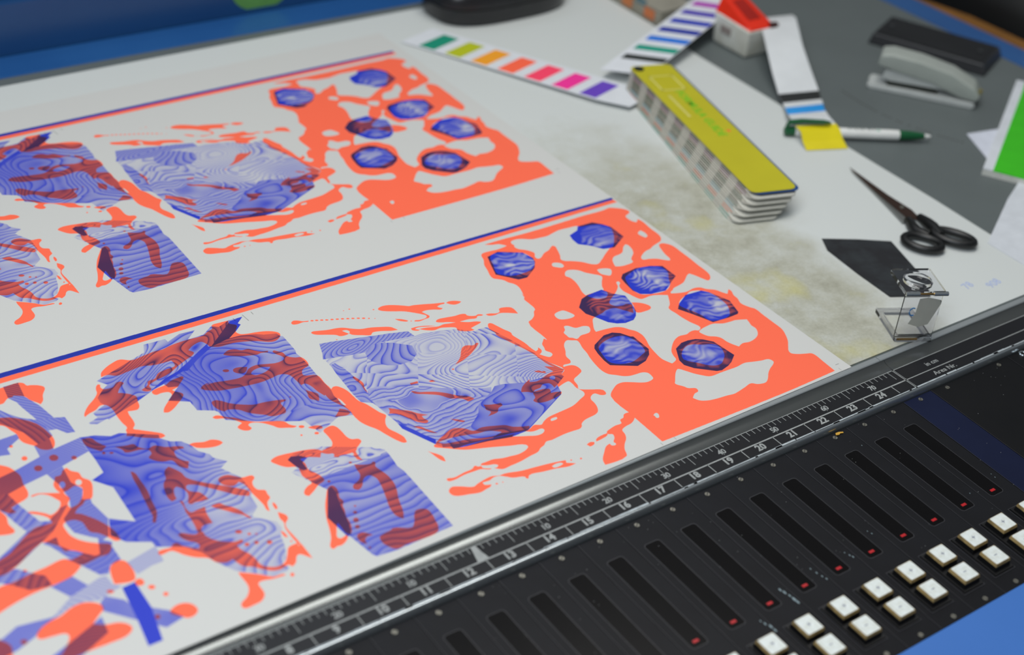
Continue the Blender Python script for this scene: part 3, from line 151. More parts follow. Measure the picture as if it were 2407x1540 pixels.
BLUE_INK='gem:1328,1838 1405,1855 1463,1820 1518,1785 1534,1716 1524,1682 1484,1632 1393,1576 1342,1581 1294,1641 1265,1676 1297,1763;gem:1854,1808 1924,1831 1952,1863 2051,1860 2088,1821 2114,1773 2112,1659 1994,1593 1928,1609 1888,1667 1837,1713 1840,1766;gem:1826,1334 1859,1363 1960,1375 2042,1356 2103,1323 2100,1213 2035,1178 2017,1164 1958,1131 1867,1143 1818,1170 1804,1215 1815,1290;gem:1457,1224 1517,1279 1566,1294 1664,1299 1690,1245 1738,1196 1722,1126 1696,1060 1666,1025 1633,1003 1578,1001 1537,1018 1504,1049 1476,1115 1452,1164;gem:1899,968 1939,1004 2023,1049 2125,1041 2152,1008 2194,897 2161,796 2146,784 2082,782 1979,790 1962,833 1935,896;gem:1300,905 1320,928 1411,970 1464,969 1496,946 1523,898 1535,891 1533,771 1504,733 1454,701 1393,688 1279,759 1278,803 1288,864;gem:1655,707 1713,732 1754,732 1797,722 1827,703 1863,660 1876,524 1822,487 1788,472 1734,459 1706,467 1624,539 1598,583 1603,624;stone_top:166,1577 222,1566 285,1548 355,1529 410,1515 494,1496 589,1464 595,1416 642,1414 693,1402 809,1366 837,1334 875,1305 898,1313 948,1307 948,1289 981,1177 1021,1010 1017,982 1048,879 1064,840 1026,813 1027,799 959,761 942,707 930,694 636,557 544,554 437,582 336,600 272,614 268,640 237,644 222,677 194,745 155,842 158,893 146,1036 141,1063 99,1096 98,1161 104,1225 113,1333 122,1405 123,1457 138,1501;stone_block:166,1577 222,1566 410,1515 589,1464 595,1416 494,1435 423,1447 366,1445 318,1413 220,1435 117,1460 138,1501;stone_cone:315,1408 368,1448 421,1445 469,1421 541,1354 523,1285 471,1248 395,1252 352,1276 330,1302 310,1332 302,1363;stone_left:125,1404 151,1409 167,1348 172,1282 171,1201 159,1134 181,1163 147,1108 146,1036 141,1063 99,1096 98,1161 104,1225 113,1333;stone_front:181,1163 237,1156 290,1119 349,1092 399,1051 537,967 636,911 680,898 657,867 550,818 510,762 406,692 370,684 252,666 222,677 194,745 155,842 158,893 146,1036 147,1108;stone_side:550,818 657,867 696,896 740,890 833,850 960,836 1025,812 1028,797 959,760 940,707 930,694 636,557 544,554 437,582 336,600 237,644 247,669 370,684 406,692 510,762;solid:272,614 273,642 465,588 501,602 639,561 934,698 929,692 634,554 542,552 435,580 334,598;solid:222,677 194,745 155,842 158,881 166,871 198,806 213,762 242,706;wing:-836,1805 -637,1879 -564,1905 -540,1963 -491,1959 -435,1957 -434,1930 -361,1963 -284,1957 -348,1902 -326,1903 -267,1904 -203,1950 -175,1927 -112,1954 -38,1951 -84,1911 -76,1896 -128,1854 -181,1816 -261,1762 -380,1738 -458,1681 -595,1641 -646,1627 -745,1582 -863,1539 -899,1525 -904,1521 -909,1532 -960,1518 -985,1533 -987,1543 -941,1559 -945,1596 -879,1628 -888,1650 -884,1689 -836,1737 -807,1757;solid:-109,1945 -38,1951 -84,1911 -76,1896 -117,1861 -181,1816 -263,1763 -380,1738 -458,1681 -595,1641 -646,1627 -745,1582 -739,1608 -681,1611 -637,1640 -566,1680 -507,1696 -429,1740 -355,1789 -287,1829 -292,1806 -276,1803;horse:-181,1820 -121,1816 -52,1791 -23,1769 34,1750 40,1720 49,1715 43,1586 34,1564 38,1526 37,1453 31,1367 29,1238 18,1196 23,1060 20,1032 -47,1053 -170,994 -187,1101 -265,1142 -398,1219 -479,1276 -480,1341 -489,1358 -553,1398 -552,1468 -630,1521 -547,1594 -587,1610 -594,1645 -475,1689 -458,1681 -380,1738 -278,1798;block:-382,904 -360,917 -344,931 -275,921 -211,910 -147,870 -32,800 10,758 9,722 3,673 -3,637 4,597 3,543 -12,205 -280,200 -373,210 -384,229 -425,504 -335,653 -410,823 -372,839;solid:-382,904 -360,917 -326,904 -301,876 -337,858 -341,808 -359,812 -372,839;solid:-335,653 -312,664 -314,621 -335,560 -350,495 -370,423 -396,368 -413,367 -425,504;crown:-1063,1471 -1002,1453 -946,1415 -907,1417 -880,1399 -772,1326 -769,1323 -776,1302 -748,1260 -707,1237 -684,1190 -676,1142 -645,1101 -643,1073 -603,1023 -647,995 -603,900 -608,798 -626,778 -633,706 -681,664 -661,643 -612,588 -611,544 -638,507 -653,448 -668,415 -684,381 -715,363 -700,333 -715,320 -776,318 -821,364 -884,422 -923,499 -946,576 -990,641 -1083,696 -1084,729 -1169,780 -1172,787 -1204,844 -1168,938 -1134,908 -1086,870 -1075,1104 -1129,1187 -1070,1210 -1064,1307 -1064,1368 -1063,1444;lattice:-1199,1961 -1133,1959 -1147,1851 -1116,1757 -1098,1649 -1152,1601 -1168,1689 -1186,1786 -1191,1829 -1211,1873;lattice:-1187,1683 -1142,1663 -1103,1652 -1057,1631 -1060,1514 -1094,1523 -1118,1570 -1149,1577 -1157,1604;lattice:-1281,1828 -1248,1763 -1219,1718 -1180,1684 -1151,1611 -1150,1538 -1172,1523 -1190,1501 -1223,1509 -1245,1615 -1286,1689 -1317,1735;lattice:-1362,1617 -1273,1620 -1274,1588 -1342,1545 -1344,1503 -1400,1520;lattice:-1064,1469 -1065,1366 -1195,1330 -1268,1312 -1364,1294 -1446,1271 -1496,1270 -1453,1382 -1364,1398 -1187,1450;lattice:-1242,1509 -1169,1522 -1182,1447 -1249,1432;lattice:-1486,1295 -1446,1271 -1434,1194 -1402,1058 -1370,1039 -1351,1057 -1317,1076 -1304,1092 -1270,1097 -1379,977 -1454,932 -1566,866 -1666,828 -1628,926 -1467,1025 -1486,1098 -1497,1158 -1516,1218;lattice:-1268,1312 -1195,1330 -1206,1217 -1182,1156 -1210,1097 -1180,1084 -1186,1058 -1170,940 -1211,843 -1258,829 -1250,853 -1272,875 -1315,929 -1320,980 -1319,1023 -1270,1068 -1251,1126 -1252,1228;lattice:-1443,930 -1382,941 -1392,890 -1367,843 -1346,825 -1328,801 -1286,753 -1252,849 -1213,806 -1248,748 -1359,742 -1394,818 -1422,899;lattice:-1401,809 -1365,742 -1327,660 -1297,651 -1275,688 -1226,700 -1224,787 -1285,767 -1348,768;comb:-1217,671 -1082,701 -1091,609 -1142,608 -1207,592;comb:-1338,649 -1311,646 -1308,591 -1280,565 -1387,538 -1434,558 -1489,557 -1544,536 -1559,545 -1467,608;lattice:-1508,694 -1419,707 -1388,631 -1467,608;lattice:-1644,883 -1575,846 -1533,793 -1500,760 -1500,698 -1578,715 -1623,772 -1669,818;beam:-1358,547 -1307,494 -1290,445 -1239,405 -1190,358 -1159,301 -1236,284 -1254,305 -1272,335 -1310,372 -1395,478 -1387,525;beam2:-1287,556 -1234,559 -1239,405 -1276,234 -1332,234 -1311,364;lattice:-1753,535 -1689,566 -1565,544 -1536,543 -1614,516 -1654,483 -1731,453 -1816,438 -1778,535;lattice:-1453,438 -1413,456 -1424,370 -1552,311 -1611,272 -1713,336 -1574,389'
# ------------------------------------------------------------------ materials
def steel(name, rgb, rough, metal=.9, sc=(2, 90, 2)):
    m = N(name, rough, .5, metal); c = lin(*rgb)
    tc = m.n('ShaderNodeTexCoord'); mp = m.n('ShaderNodeMapping'); mp.inputs['Scale'].default_value = sc; m.l(tc.outputs['Object'], mp.inputs['Vector'])
    f = m.noise(14, 4, .6, vec=mp.outputs['Vector'])
    m.base(m.ramp(f, [(.25, tuple(x*.86 for x in c[:3])+(1,)), (.75, c)])); return m.m
M = {}
M['console_grey'] = plain('console_grey', (94, 101, 101), .46, .35, .0, .06, 9)
M['lip'] = steel('lip_aluminium', (176, 182, 184), .34, .55)
M['cove'] = steel('cove_aluminium', (120, 123, 122), .22, .8)
M['black_strip'] = plain('black_strip', (20, 20, 24), .34, .5, 0, .1, 40)
M['print_grey'] = plain('print_grey', (150, 153, 152), .5, .4, 0, .12, 300)
M['chrome'] = steel('chrome_rail', (205, 212, 216), .2, .9)
M['worn_white'] = plain('worn_white', (168, 176, 180), .5, .4, 0, .25, 160)
def panel_mat(name, a, b):
    m = N(name, .42, .16); f = m.noise(16, 5, .6)
    m.base(m.ramp(f, [(.3, lin(*a)), (.72, lin(*b))])); s = m.noise(900, 2); m.bump(s, .06, .0002); return m.m
M['panel'] = panel_mat('panel_black', (20, 20, 23), (27, 28, 32))
M['panel_edge'] = plain('panel_edge', (62, 62, 66), .4, .5, .3)
M['panel_blue'] = panel_mat('panel_navy', (16, 22, 46), (20, 27, 54))
M['panel_plain'] = panel_mat('panel_plain_black', (17, 18, 20), (22, 22, 24))
M['window'] = plain('display_smoked', (12, 11, 12), .25, .14, 0, .1)
M['screw'] = steel('screw_steel', (150, 148, 138), .38, .85, (8, 8, 8))
M['slot'] = plain('screw_slot', (40, 38, 34), .6)
m = N('indicator_red', .4); m.b.inputs['Base Color'].default_value = lin(150, 14, 22); m.b.inputs['Emission Color'].default_value = (.55, .004, .012, 1); m.b.inputs['Emission Strength'].default_value = .22
M['led'] = m.m
m = N('key_cap', .42, .45); tc = m.n('ShaderNodeTexCoord'); sp = m.n('ShaderNodeSeparateXYZ'); m.l(tc.outputs['Object'], sp.inputs[0])
f = m.noise(260, 3); m.base(m.ramp(f, [(.25, lin(206, 210, 202)), (.6, lin(222, 228, 226))])); M['key_cap'] = m.m
M['key_side'] = plain('key_side_stained', (150, 128, 84), .55, .4, 0, .35, 170)
M['key_black'] = plain('key_black', (10, 10, 12), .45, .4)
M['key_print'] = plain('key_print', (112, 118, 140), .6)
def blue_paint(name, a, b, rough, worn=None):
    m = N(name, rough, .5); f = m.noise(7, 4); col = m.ramp(f, [(.3, lin(*a)), (.7, lin(*b))])
    if worn:
        cx, cy, r = worn
        tc = m.n('ShaderNodeTexCoord'); d = m.n('ShaderNodeVectorMath', operation='DISTANCE'); m.l(tc.outputs['Object'], d.inputs[0]); d.inputs[1].default_value = (cx*S, cy*S, -.55*S)
        nz = m.noise(55, 6, .7); mx = m.n('ShaderNodeMath', operation='MULTIPLY_ADD'); m.l(nz, mx.inputs[0]); mx.inputs[1].default_value = r*S*.9; m.l(d.outputs['Value'], mx.inputs[2])
        k = m.ramp(mx.outputs[0], [(r*S*.98, (1, 1, 1, 1)), (r*S*1.1, (0, 0, 0, 1))])
        wd = m.ramp(m.noise(120, 5), [(.3, lin(150, 124, 74)), (.7, lin(206, 180, 122))])
        x = m.n('ShaderNodeMix', data_type='RGBA'); m.l(k, x.inputs['Factor']); m.l(col, x.inputs[6]); m.l(wd, x.inputs[7]); col = x.outputs[2]
    m.base(col); return m.m
M['blue_front'] = blue_paint('blue_paint_front', (52, 106, 180), (58, 112, 190), .5, (9.3, -8.9, 2.2))
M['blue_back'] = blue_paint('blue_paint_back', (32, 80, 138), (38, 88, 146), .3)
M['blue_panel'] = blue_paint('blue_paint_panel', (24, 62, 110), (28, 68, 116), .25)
M['rust'] = plain('worn_brown_edge', (136, 92, 38), .6, .4, 0, .2, 30)
PAPER = (.585, .585, .565)
# ---- the printed artwork, computed as a flat print -------------------------
AX0, AX1, AY0, AY1, APU = -9.2, 11.75, 0.80, 10.35, 240
def _noise(x, y, sc, seed):
    rs = np.random.RandomState(seed); N = 64; g = rs.rand(N, N).astype(np.float32)*2-1
    x = x/sc+100; y = y/sc+100
    xi = np.floor(x).astype(np.int32); yi = np.floor(y).astype(np.int32)
    fx = (x-xi).astype(np.float32); fy = (y-yi).astype(np.float32)
    fx = fx*fx*fx*(fx*(fx*6-15)+10); fy = fy*fy*fy*(fy*(fy*6-15)+10)
    x0 = xi % N; x1 = (xi+1) % N; y0 = yi % N; y1 = (yi+1) % N
    return (g[y0, x0]*(1-fx)+g[y0, x1]*fx)*(1-fy)+(g[y1, x0]*(1-fx)+g[y1, x1]*fx)*fy
def _smooth(P):
    # closed Catmull-Rom through the points, sharp turns kept as corners
    P = np.array(P, float); n = len(P)
    if n < 5: return P
    d1 = P-np.roll(P, 1, 0); d2 = np.roll(P, -1, 0)-P
    l1 = np.hypot(*d1.T)+1e-9; l2 = np.hypot(*d2.T)+1e-9
    cosb = (d1*d2).sum(1)/(l1*l2)
    tan = (d1/l1[:, None]+d2/l2[:, None])*0.5
    tan[cosb < 0.15] = 0
    out = []
    t = np.linspace(0, 1, 5)[:-1, None]
    for i in range(n):
        j = (i+1) % n; L = l2[i]
        h00 = 2*t**3-3*t**2+1; h10 = t**3-2*t**2+t; h01 = -2*t**3+3*t**2; h11 = t**3-t**2
        out.append(h00*P[i]+h10*L*tan[i]+h01*P[j]+h11*L*tan[j])
    return np.concatenate(out)
def _mask(P, W, H):
    # even-odd scanline fill, P in pixels; returns (mask, x0, y0)
    P = np.asarray(P, float); x0 = max(int(P[:, 0].min())-2, 0); y0 = max(int(P[:, 1].min())-2, 0)
    x1 = min(int(P[:, 0].max())+3, W); y1 = min(int(P[:, 1].max())+3, H)
    if x1 <= x0 or y1 <= y0: return None
    D = np.zeros((y1-y0, x1-x0+1), np.int16); Q = np.roll(P, -1, 0)
    for (ax, ay), (bx, by) in zip(P, Q):
        if ay == by: continue
        if ay > by: ax, ay, bx, by = bx, by, ax, ay
        r0 = max(int(np.ceil(ay-.5)), y0); r1 = min(int(np.ceil(by-.5)), y1)
        if r1 <= r0: continue
        rr = np.arange(r0, r1); xs = ax+(rr+.5-ay)*(bx-ax)/(by-ay)
        np.add.at(D, (rr-y0, np.clip(np.ceil(xs-.5).astype(int)-x0, 0, x1-x0)), 1)
    return (np.cumsum(D, 1)[:, :-1] % 2).astype(bool), x0, y0
def _parse(s):
    out = []
    for item in s.split(';'):
        k, v = item.split(':'); out.append((k, np.array([[int(c)/200 for c in q.split(',')] for q in v.split()])))
    return out
def _style(k, x, y, P):
    lo = P.min(0); hi = P.max(0); cx, cy = (lo+hi)/2; w, h = hi-lo
    def lines(f, base, top=1.0, sh=5.0):
        t = f-np.floor(f); e = np.exp(-sh*t)+np.exp(-18*(1-t))
        return base+(top-base)*np.clip(e, 0, 1)
    sd = int(abs(cx*37+cy*91)) % 997
    if k == 'gem':
        a = 0.9*(y-cy)/h*3+0.55*_noise(x, y, .45, sd)+0.5*((x-cx)/w*2)**2
        f = a*2.1+.35*_noise(x, y, .2, sd+1)
        t = f-np.floor(f)
        v = .95-.62*np.clip(np.sin(t*np.pi), 0, 1)**2*(.55+.45*_noise(x, y, .6, sd+2))
        u = np.hypot((x-cx-.08*w)/w*2, (y-cy)/h*2)
        v = v-.55*np.clip(_noise(x, y, .33, sd+5)*1.7-.35, 0, 1)*np.clip(1-u*1.05, 0, 1)**.5
        return np.clip(v+np.clip(u-.72, 0, 1)*1.6, .02, 1)
    if k == 'stone_top':
        f = 6.5*_noise(x, y*1.3, 1.7, 11)+2.3*_noise(x, y, .8, 12)+1.1*x+1.6*y
        q = np.floor((x*.55+y*.9)*1.1)*.4+np.floor((x*.8-y*.5)*.9)*.55      # offsets between the sawn steps
        v = lines(f*1.25+q, .03, .95, 4.2)
        return v*np.clip(.75+.5*_noise(x, y, .9, 13), .35, 1)+.14*np.clip(_noise(x, y, 1.5, 14)+.1, 0, 1)
    if k == 'stone_block':
        u = (x-cx+.35)*np.cos(.25)+(y-cy)*np.sin(.25); s = -(x-cx)*np.sin(.25)+(y-cy)*np.cos(.25)
        return lines(np.sqrt((u*.75)**2+(s*2.4)**2)*5.5+.9*_noise(x, y, .7, 21), .42, .98, 4)
    if k == 'stone_cone':
        f = np.arctan2(y-hi[1]-1.2, x-cx-.9)*9+.7*_noise(x, y, .6, 31)
        return lines(f, .40, 1, 3.6)
    if k == 'stone_left':
        return lines(2.2*(x-cx)+1.2*(y-cy)+2.2*_noise(x, y, .5, 41), .36, .95, 3)
    if k == 'stone_front':
        ex = x-(cx-.15); ey = (y-(cy+.25))
        d = np.maximum(np.abs(ex*.75+ey*.32), np.abs(ey)*1.25)+.13*_noise(x, y, .35, 51)+.05*np.floor((x-y)*3)*.3
        v = lines(d*6.0, .26+.08*_noise(x, y, 1, 52), 1, 4.2)
        return np.where(d < .28, .62+.3*_noise(x, y, .5, 53), v)
    if k == 'stone_side':
        f = 2.6*_noise(x*.8, y*1.6, .9, 61)+1.6*(x+.5*y)
        return np.clip(lines(f, .52, 1, 2.4)-.12*np.clip(_noise(x, y, .7, 62), 0, 1), 0, 1)
    if k == 'wing':
        a = .62; u = x*np.cos(a)+y*np.sin(a); s = -x*np.sin(a)+y*np.cos(a)
        f = 3.4*_noise(u*.6, s*1.5, .8, 71)+2.4*s+.5*u
        return lines(f*1.2, .33+.2*_noise(x, y, .8, 72), 1, 3.4)
    if k == 'horse':
        f = 4.2*_noise(x*.9, y*1.25, 1.35, 84)+1.0*_noise(x, y, .55, 82)+.9*y-.2*x
        d1 = np.hypot((x+.72), (y-4.95)*1.25)
        f = f*np.clip(d1/1.3, .35, 1)+3.2*np.clip(1.25-d1, 0, 2)
        bs = .40+.32*_noise(x, y, 1.7, 83)-.5*np.clip(1.1-d1, 0, 1)-.18*(x-cx)/w*2
        return lines(f*1.25, np.clip(bs, .02, .7), 1, 3.6)
    if k == 'block':
        g = np.clip((y-lo[1])/h, 0, 1)
        f = 5.2*y+1.5*_noise(x*.35, y, .7, 91)+.5*_noise(x, y, .5, 92)
        bs = np.where(g > .73, .04, .42+.12*_noise(x*.4, y*2, .6, 93))
        f2 = 5*_noise(x*.7, y*1.6, .9, 94)+1.5*_noise(x, y*1.5, .3, 95)
        return np.where(g > .73, lines(f2, .05, .9, 5), lines(f, np.clip(bs, .1, .7), .92, 2.2))
    if k == 'crown':
        g = np.clip(.5+(-(x-cx)/w*.8+(y-cy)/h*.9), 0, 1)
        f = 3.6*_noise(x*.8, y*1.3, 1.2, 101)+1.1*_noise(x, y, .5, 102)+2.2*y
        bs = np.clip(.02+.82*g+.15*_noise(x, y, 1, 103), .03, .78)
        return lines(f*.9, bs, np.clip(.75+.35*g, 0, 1), 2.6)
    if k in ('lattice', 'comb'):
        e = P[1]-P[0]; ang = np.arctan2(e[1], e[0])+.5*np.sin(sd)
        u = x*np.cos(ang)+y*np.sin(ang); s = -x*np.sin(ang)+y*np.cos(ang)
        f = 5.0*(u+.35*s*s/max(h, .3)+.12*_noise(x, y, .5, sd))
        if k == 'comb': return lines(f*1.2, .16, .5, 3)
        return lines(f, .5+.12*_noise(x, y, 1, sd+3), .88, 2.2)
    if k == 'beam': return .68+.08*_noise(x, y, .4, 111)
    if k == 'beam2': return .97+0*x
    return .96+.04*_noise(x, y, .5, 121)
def make_artwork():
    W = int((AX1-AX0)*APU); H = int((AY1-AY0)*APU)
    px = lambda P: np.stack([(P[:, 0]-AX0)*APU, (P[:, 1]-AY0)*APU], 1)
    blue = np.zeros((H, W), np.float32); red = np.zeros((H, W), np.float32); key = np.zeros((H, W), np.float32)
    for k, P in _parse(BLUE_INK):
        m = _mask(px(P), W, H)
        if m is None: continue
        m, x0, y0 = m; h, w = m.shape
        yy, xx = np.nonzero(m)
        x = (xx+x0)/APU+AX0; y = (yy+y0)/APU+AY0
        blue[yy+y0, xx+x0] = np.clip(_style(k, x, y, P), 0, 1)
    for k, P in _parse(RED_INK):
        m = _mask(px(_smooth(P)), W, H)
        if m is None: continue
        m, x0, y0 = m; h, w = m.shape
        red[y0:y0+h, x0:x0+w][m] = 1.0 if k == '+' else 0.0
    bar = np.zeros((H, W), np.float32)
    def quad(A, pts, v=1.0):
        m = _mask(px(np.array(pts, float)), W, H)
        if m: A[m[2]:m[2]+m[0].shape[0], m[1]:m[1]+m[0].shape[1]][m[0]] = v
    # the blue and red colour bar across the head of each print
    quad(bar, [(-9.3, 10.345), (6.76, 10.19), (11.64, 10.135), (11.60, 10.015), (6.665, 10.055), (-9.3, 10.155)])
    quad(red, [(-9.3, 10.155), (6.665, 10.055), (11.60, 10.015), (11.62, 9.86), (6.545, 9.88), (-9.3, 9.965)])
    for x, y, dx, dy in [(-.16, 9.83, .02, -.3), (.08, 9.84, .0, -.12), (-.42, 9.8, .0, -.12), (-6.55, 9.88, .0, -.13), (-6.2, 9.9, .0, -.13), (11.3, .93, 0, -.1), (11.33, 1.06, .12, .0), (5.9, .93, 0, -.1), (5.5, .93, 0, -.1)]:
        quad(key, [(x-.006, y), (x+.006, y), (x+dx+.006, y+dy), (x+dx-.006, y+dy)]) if abs(dy) > abs(dx) else quad(key, [(x, y-.006), (x+dx, y-.006), (x+dx, y+.006), (x, y+.006)])
    def soft(A):
        B = A.copy(); B[1:-1, 1:-1] = (A[1:-1, 1:-1]*4+2*(A[:-2, 1:-1]+A[2:, 1:-1]+A[1:-1, :-2]+A[1:-1, 2:])+A[:-2, :-2]+A[2:, 2:]+A[:-2, 2:]+A[2:, :-2])/16
        return B
    blue = soft(np.power(blue, .78)); red = soft(red); bar = soft(bar); key = soft(key)
    img = np.empty((H, W, 4), np.float32); img[..., 3] = 1
    paper = PAPER; tb = (.035, .07, .92); tr = (.99/paper[0], .155/paper[1], .080/paper[2]); tk = (.034, .062, .60)
    for c in range(3):
        v = paper[c]*(1-blue*(1-tb[c]))*(1+red*(tr[c]-1))*(1-bar*(1-tk[c]))*(1-.75*key)
        v = np.clip(v+.009*red*blue, 0, 1)
        img[..., c] = np.where(v < .0031308, v*12.92, 1.055*np.power(np.maximum(v, 1e-6), 1/2.4)-.055)
    return img
# ------------------------------------------------------------------ room shell
def struct(mb, name, mat): return tag(mb.build(name, mat), None, None, None, 'structure')
dark = plain('dark_floor', (22, 24, 26), .5, .4, 0, .3, 3)
struct(MB().box(-75, 90, -70, 95, -29.6, -29), 'floor', dark)
struct(MB().box(-75, 90, 95, 96, -29, 50), 'wall_back', plain('wall_grey', (62, 70, 76), .8, .3, 0, .1, 2))
# ------------------------------------------------------------------ the console
con = thing('printing_console', 'blue and black press control console with grey steel top and zone keys', 'console')
mb = MB().box(-16, 31.2, .92, 24.62, -.9, -.05); o = mb.build('console_top', M['console_grey'], con, .03); o['label'] = 'flat grey steel top'
mb = MB()
for k in range(34):
    t = k/33; x = 23.45-.25*math.sin(t*3)+.8*t*t; y = 12.5-4.5*t
    if random.random() < .8: mb.prism([(x+.035*math.cos(a), y+.05*math.sin(a)) for a in [i*math.pi/3 for i in range(6)]], -.049, -.046)
tag(mb.build('dot_row', plain('dot_dark', (62, 62, 60), .7), con), None, None, None, 'stuff')
# aluminium lip along the front of the table and the cove below it
lip = [(.92, -.30), (.92, -.004), (.785, -.004), (.765, -.02), (.765, -.30)]
for x0, x1 in ((-16, 12.41), (12.425, 20.5)): MB().extrude_x(lip, x0, x1).build('edge_lip', M['lip'], con)
cove = [(.77, -.32), (.77, -.03), (.755, -.06), (.71, -.095), (.63, -.122), (.53, -.138), (.455, -.142), (.455, -.32)]
for x0, x1 in ((-16, 12.56), (12.572, 20.5)): MB().extrude_x(cove, x0, x1).build('cove_strip', M['cove'], con, smooth=True, ang=40)
# black scale strips with their print
ZR = -.156
for x0, x1, lab in ((-16, 12.55, 'black strip with zone numbers and a centimetre scale'), (12.575, 20.5, 'black strip reading in cm and Area Nr.')):
    st = MB().box(x0, x1, -.40, .455, ZR-.1, ZR).build('scale_strip', M['black_strip'], con); st['label'] = lab
    g = []; q = MB(); zt = ZR+.004
    def bar(a, b, c, d): q.box(a, b, c, d, ZR-.002, zt)
    bar(x0, x1, -.012, .012) if x1 > 13 else bar(x0, x1, -.018, .018)
    bar(x0, x1, .435, .455)
    if x1 < 13:
        bar(x1-.02, x1, -.36, .455)
        for z in range(-14, 13):
            if z > -14: bar(z-.010, z+.010, -.30, 0)
            if z < 12 and z+13 > 0: g.append(text('n', str(z+13), z+.50, -.145, zt, .265, M['print_grey'], None, 0, .010))
        u = .1648
        for c in range(-60, 76):
            if c == 0: continue
            x = c*u; L = .14 if c % 5 else (.30 if c % 10 else .16)
            bar(x-.0065, x+.0065, .435-L, .44)
            if c % 10 == 0: g.append(text('n', str(abs(c)), x+.0, .175, zt, .215, M['print_grey'], None, 0, .004)); bar(x-.004, x+.004, .07, .30)
        q.add([(-.055, .44, zt), (.055, .44, zt), (.075, .02, zt), (-.03, .02, zt)], [(0, 1, 2, 3)]); q.add([(-.10, .44, zt), (-.055, .44, zt), (-.03, .02, zt), (-.16, .02, zt)][:2]+[(-.02, .1, zt)], [(0, 1, 2)]) if False else None
        q.prism([(-.06, .44), (.03, .44), (.10, .02), (-.17, .02)], ZR-.001, zt+.001)
    else:
        bar(x0, x0+.012, -.36, .455)
        g.append(text('n', 'in cm', 13.72, .20, zt, .20, M['print_grey'], None, 0, .001, 1.0))
        g.append(text('n', 'Area Nr.', 13.80, -.17, zt, .20, M['print_grey'], None, 0, .001, 1.12))
    g.append(q.build('n', M['print_grey']))
    joined('printed_scale', g, M['print_grey'], st)
    mw = MB(); x = max(x0, -9)
    while x < x1:
        L = random.uniform(.25, 1.1); a = random.uniform(.02, .045); mw.box(x, min(x+L, x1), -.355, -.355+a*1.1, ZR-.001, ZR+.004); x += L*random.choice((.75, .9, 1.0, 1.05))
    mw.build('worn_line', M['worn_white'], st)
rail = [(-.36, -.40), (-.36, -.165), (-.372, -.150), (-.40, -.150), (-.418, -.168), (-.43, -.40)]
MB().extrude_x(rail, -16, 20.5).build('front_rail', M['chrome'], con, smooth=True, ang=50)
def pz(y): return -.34+(y+.45)*(.19/5.55)
tilt = lambda v: Vector((v.x, v.y, v.z+pz(v.y)))
MB().box(-16, 20.5, -6.02, -.43, -.75, -.075).build('panel_bed', M['key_black'], con, xf=tilt)
# a channel module: panel, screws, smoked display slot, red lamp and two keys
def screw(parent, x, y, a, r=.058):
    mb = MB().prism([(x+r*math.cos(k*math.pi/8), y+r*math.sin(k*math.pi/8)) for k in range(16)], -.03, .016)
    ca, sa = math.cos(a), math.sin(a); w = .009; l = r*.98
    P = [(x+ca*l-sa*w, y+sa*l+ca*w), (x-ca*l-sa*w, y-sa*l+ca*w), (x-ca*l+sa*w, y-sa*l-ca*w), (x+ca*l+sa*w, y+sa*l-ca*w)]
    mb.prism(P, .010, .0172, 1); return mb.build('screw', [M['screw'], M['slot']], parent, xf=tilt)
wx0, wx1, wy0, wy1 = .215, .625, -3.83, -1.15
def plate(x0, x1, holes):
    # flat plate with a raised hair-line rim; holes are covered by the parts set into it
    mb = MB().box(x0+.008, x1-.008, -5.995, -.455, -.07, 0)
    mb.box(x0+.008, x0+.017, -5.99, -.46, -.01, .004, 1)
    return mb
def frame(mb, x0, x1, y0, y1, t, z0, z1, mi):
    mb.box(x0-t, x1+t, y1, y1+t, z0, z1, mi); mb.box(x0-t, x1+t, y0-t, y0, z0, z1, mi); mb.box(x0-t, x0, y0, y1, z0, z1, mi); mb.box(x1, x1+t, y0, y1, z0, z1, mi)
def key(parent, name, x, y, sign):
    h = .232; z0, z1, z2 = .03, .155, .225
    mb = MB().hexa([(x-h-.035, y-h-.035, z0-.1), (x+h+.035, y-h-.035, z0-.1), (x+h+.035, y+h+.035, z0-.1), (x-h-.035, y+h+.035, z0-.1), (x-h, y-h, z1), (x+h, y-h, z1), (x+h, y+h, z1), (x-h, y+h, z1)], 1)
    r = .016
    mb.hexa([(x-h, y-h, z1), (x+h, y-h, z1), (x+h, y+h, z1), (x-h, y+h, z1), (x-h+r, y-h+r, z2), (x+h-r, y-h+r, z2), (x+h-r, y+h-r, z2), (x-h+r, y+h-r, z2)], 2)
    r = .024; mb.prism(rrect(x-h+r, x+h-r, y-h+r, y+h-r, .03, 2), z2-.004, z2+.004, 0)
    for sx, sy in ((.046, .0085),)+(((.0085, .046),) if sign else ()): mb.prism([(x-sx, y-sy), (x+sx, y-sy), (x+sx, y+sy), (x-sx, y+sy)], z2, z2+.0055, 3)
    return mb.build(name, [M['key_cap'], M['key_black'], M['key_side'], M['key_print']], parent, xf=tilt)
mod = plate(0, 1, None).build('key_module', [M['panel'], M['panel_edge']], con, xf=tilt)
screw(mod, .49, -.60, .7); screw(mod, .49, -5.87, 2.0)
mb = MB().prism(rrect(wx0, wx1, wy0, wy1, .07, 3), -.02, .0035)
P1 = rrect(wx0-.014, wx1+.014, wy0-.014, wy1+.014, .08, 3); P0 = rrect(wx0, wx1, wy0, wy1, .07, 3); n = len(P0)
mb.add([(x, y, .006) for x, y in P1]+[(x, y, .006) for x, y in P0]+[(x, y, -.01) for x, y in P1], [(i, (i+1) % n, n+(i+1) % n, n+i) for i in range(n)]+[(i, 2*n+i, 2*n+(i+1) % n, (i+1) % n) for i in range(n)], 1)
mb.build('display_window', [M['window'], M['panel_edge']], mod, xf=tilt)
MB().box(.335, .475, -3.72, -3.655, 0, .008).build('indicator_light', M['led'], mod, xf=tilt)
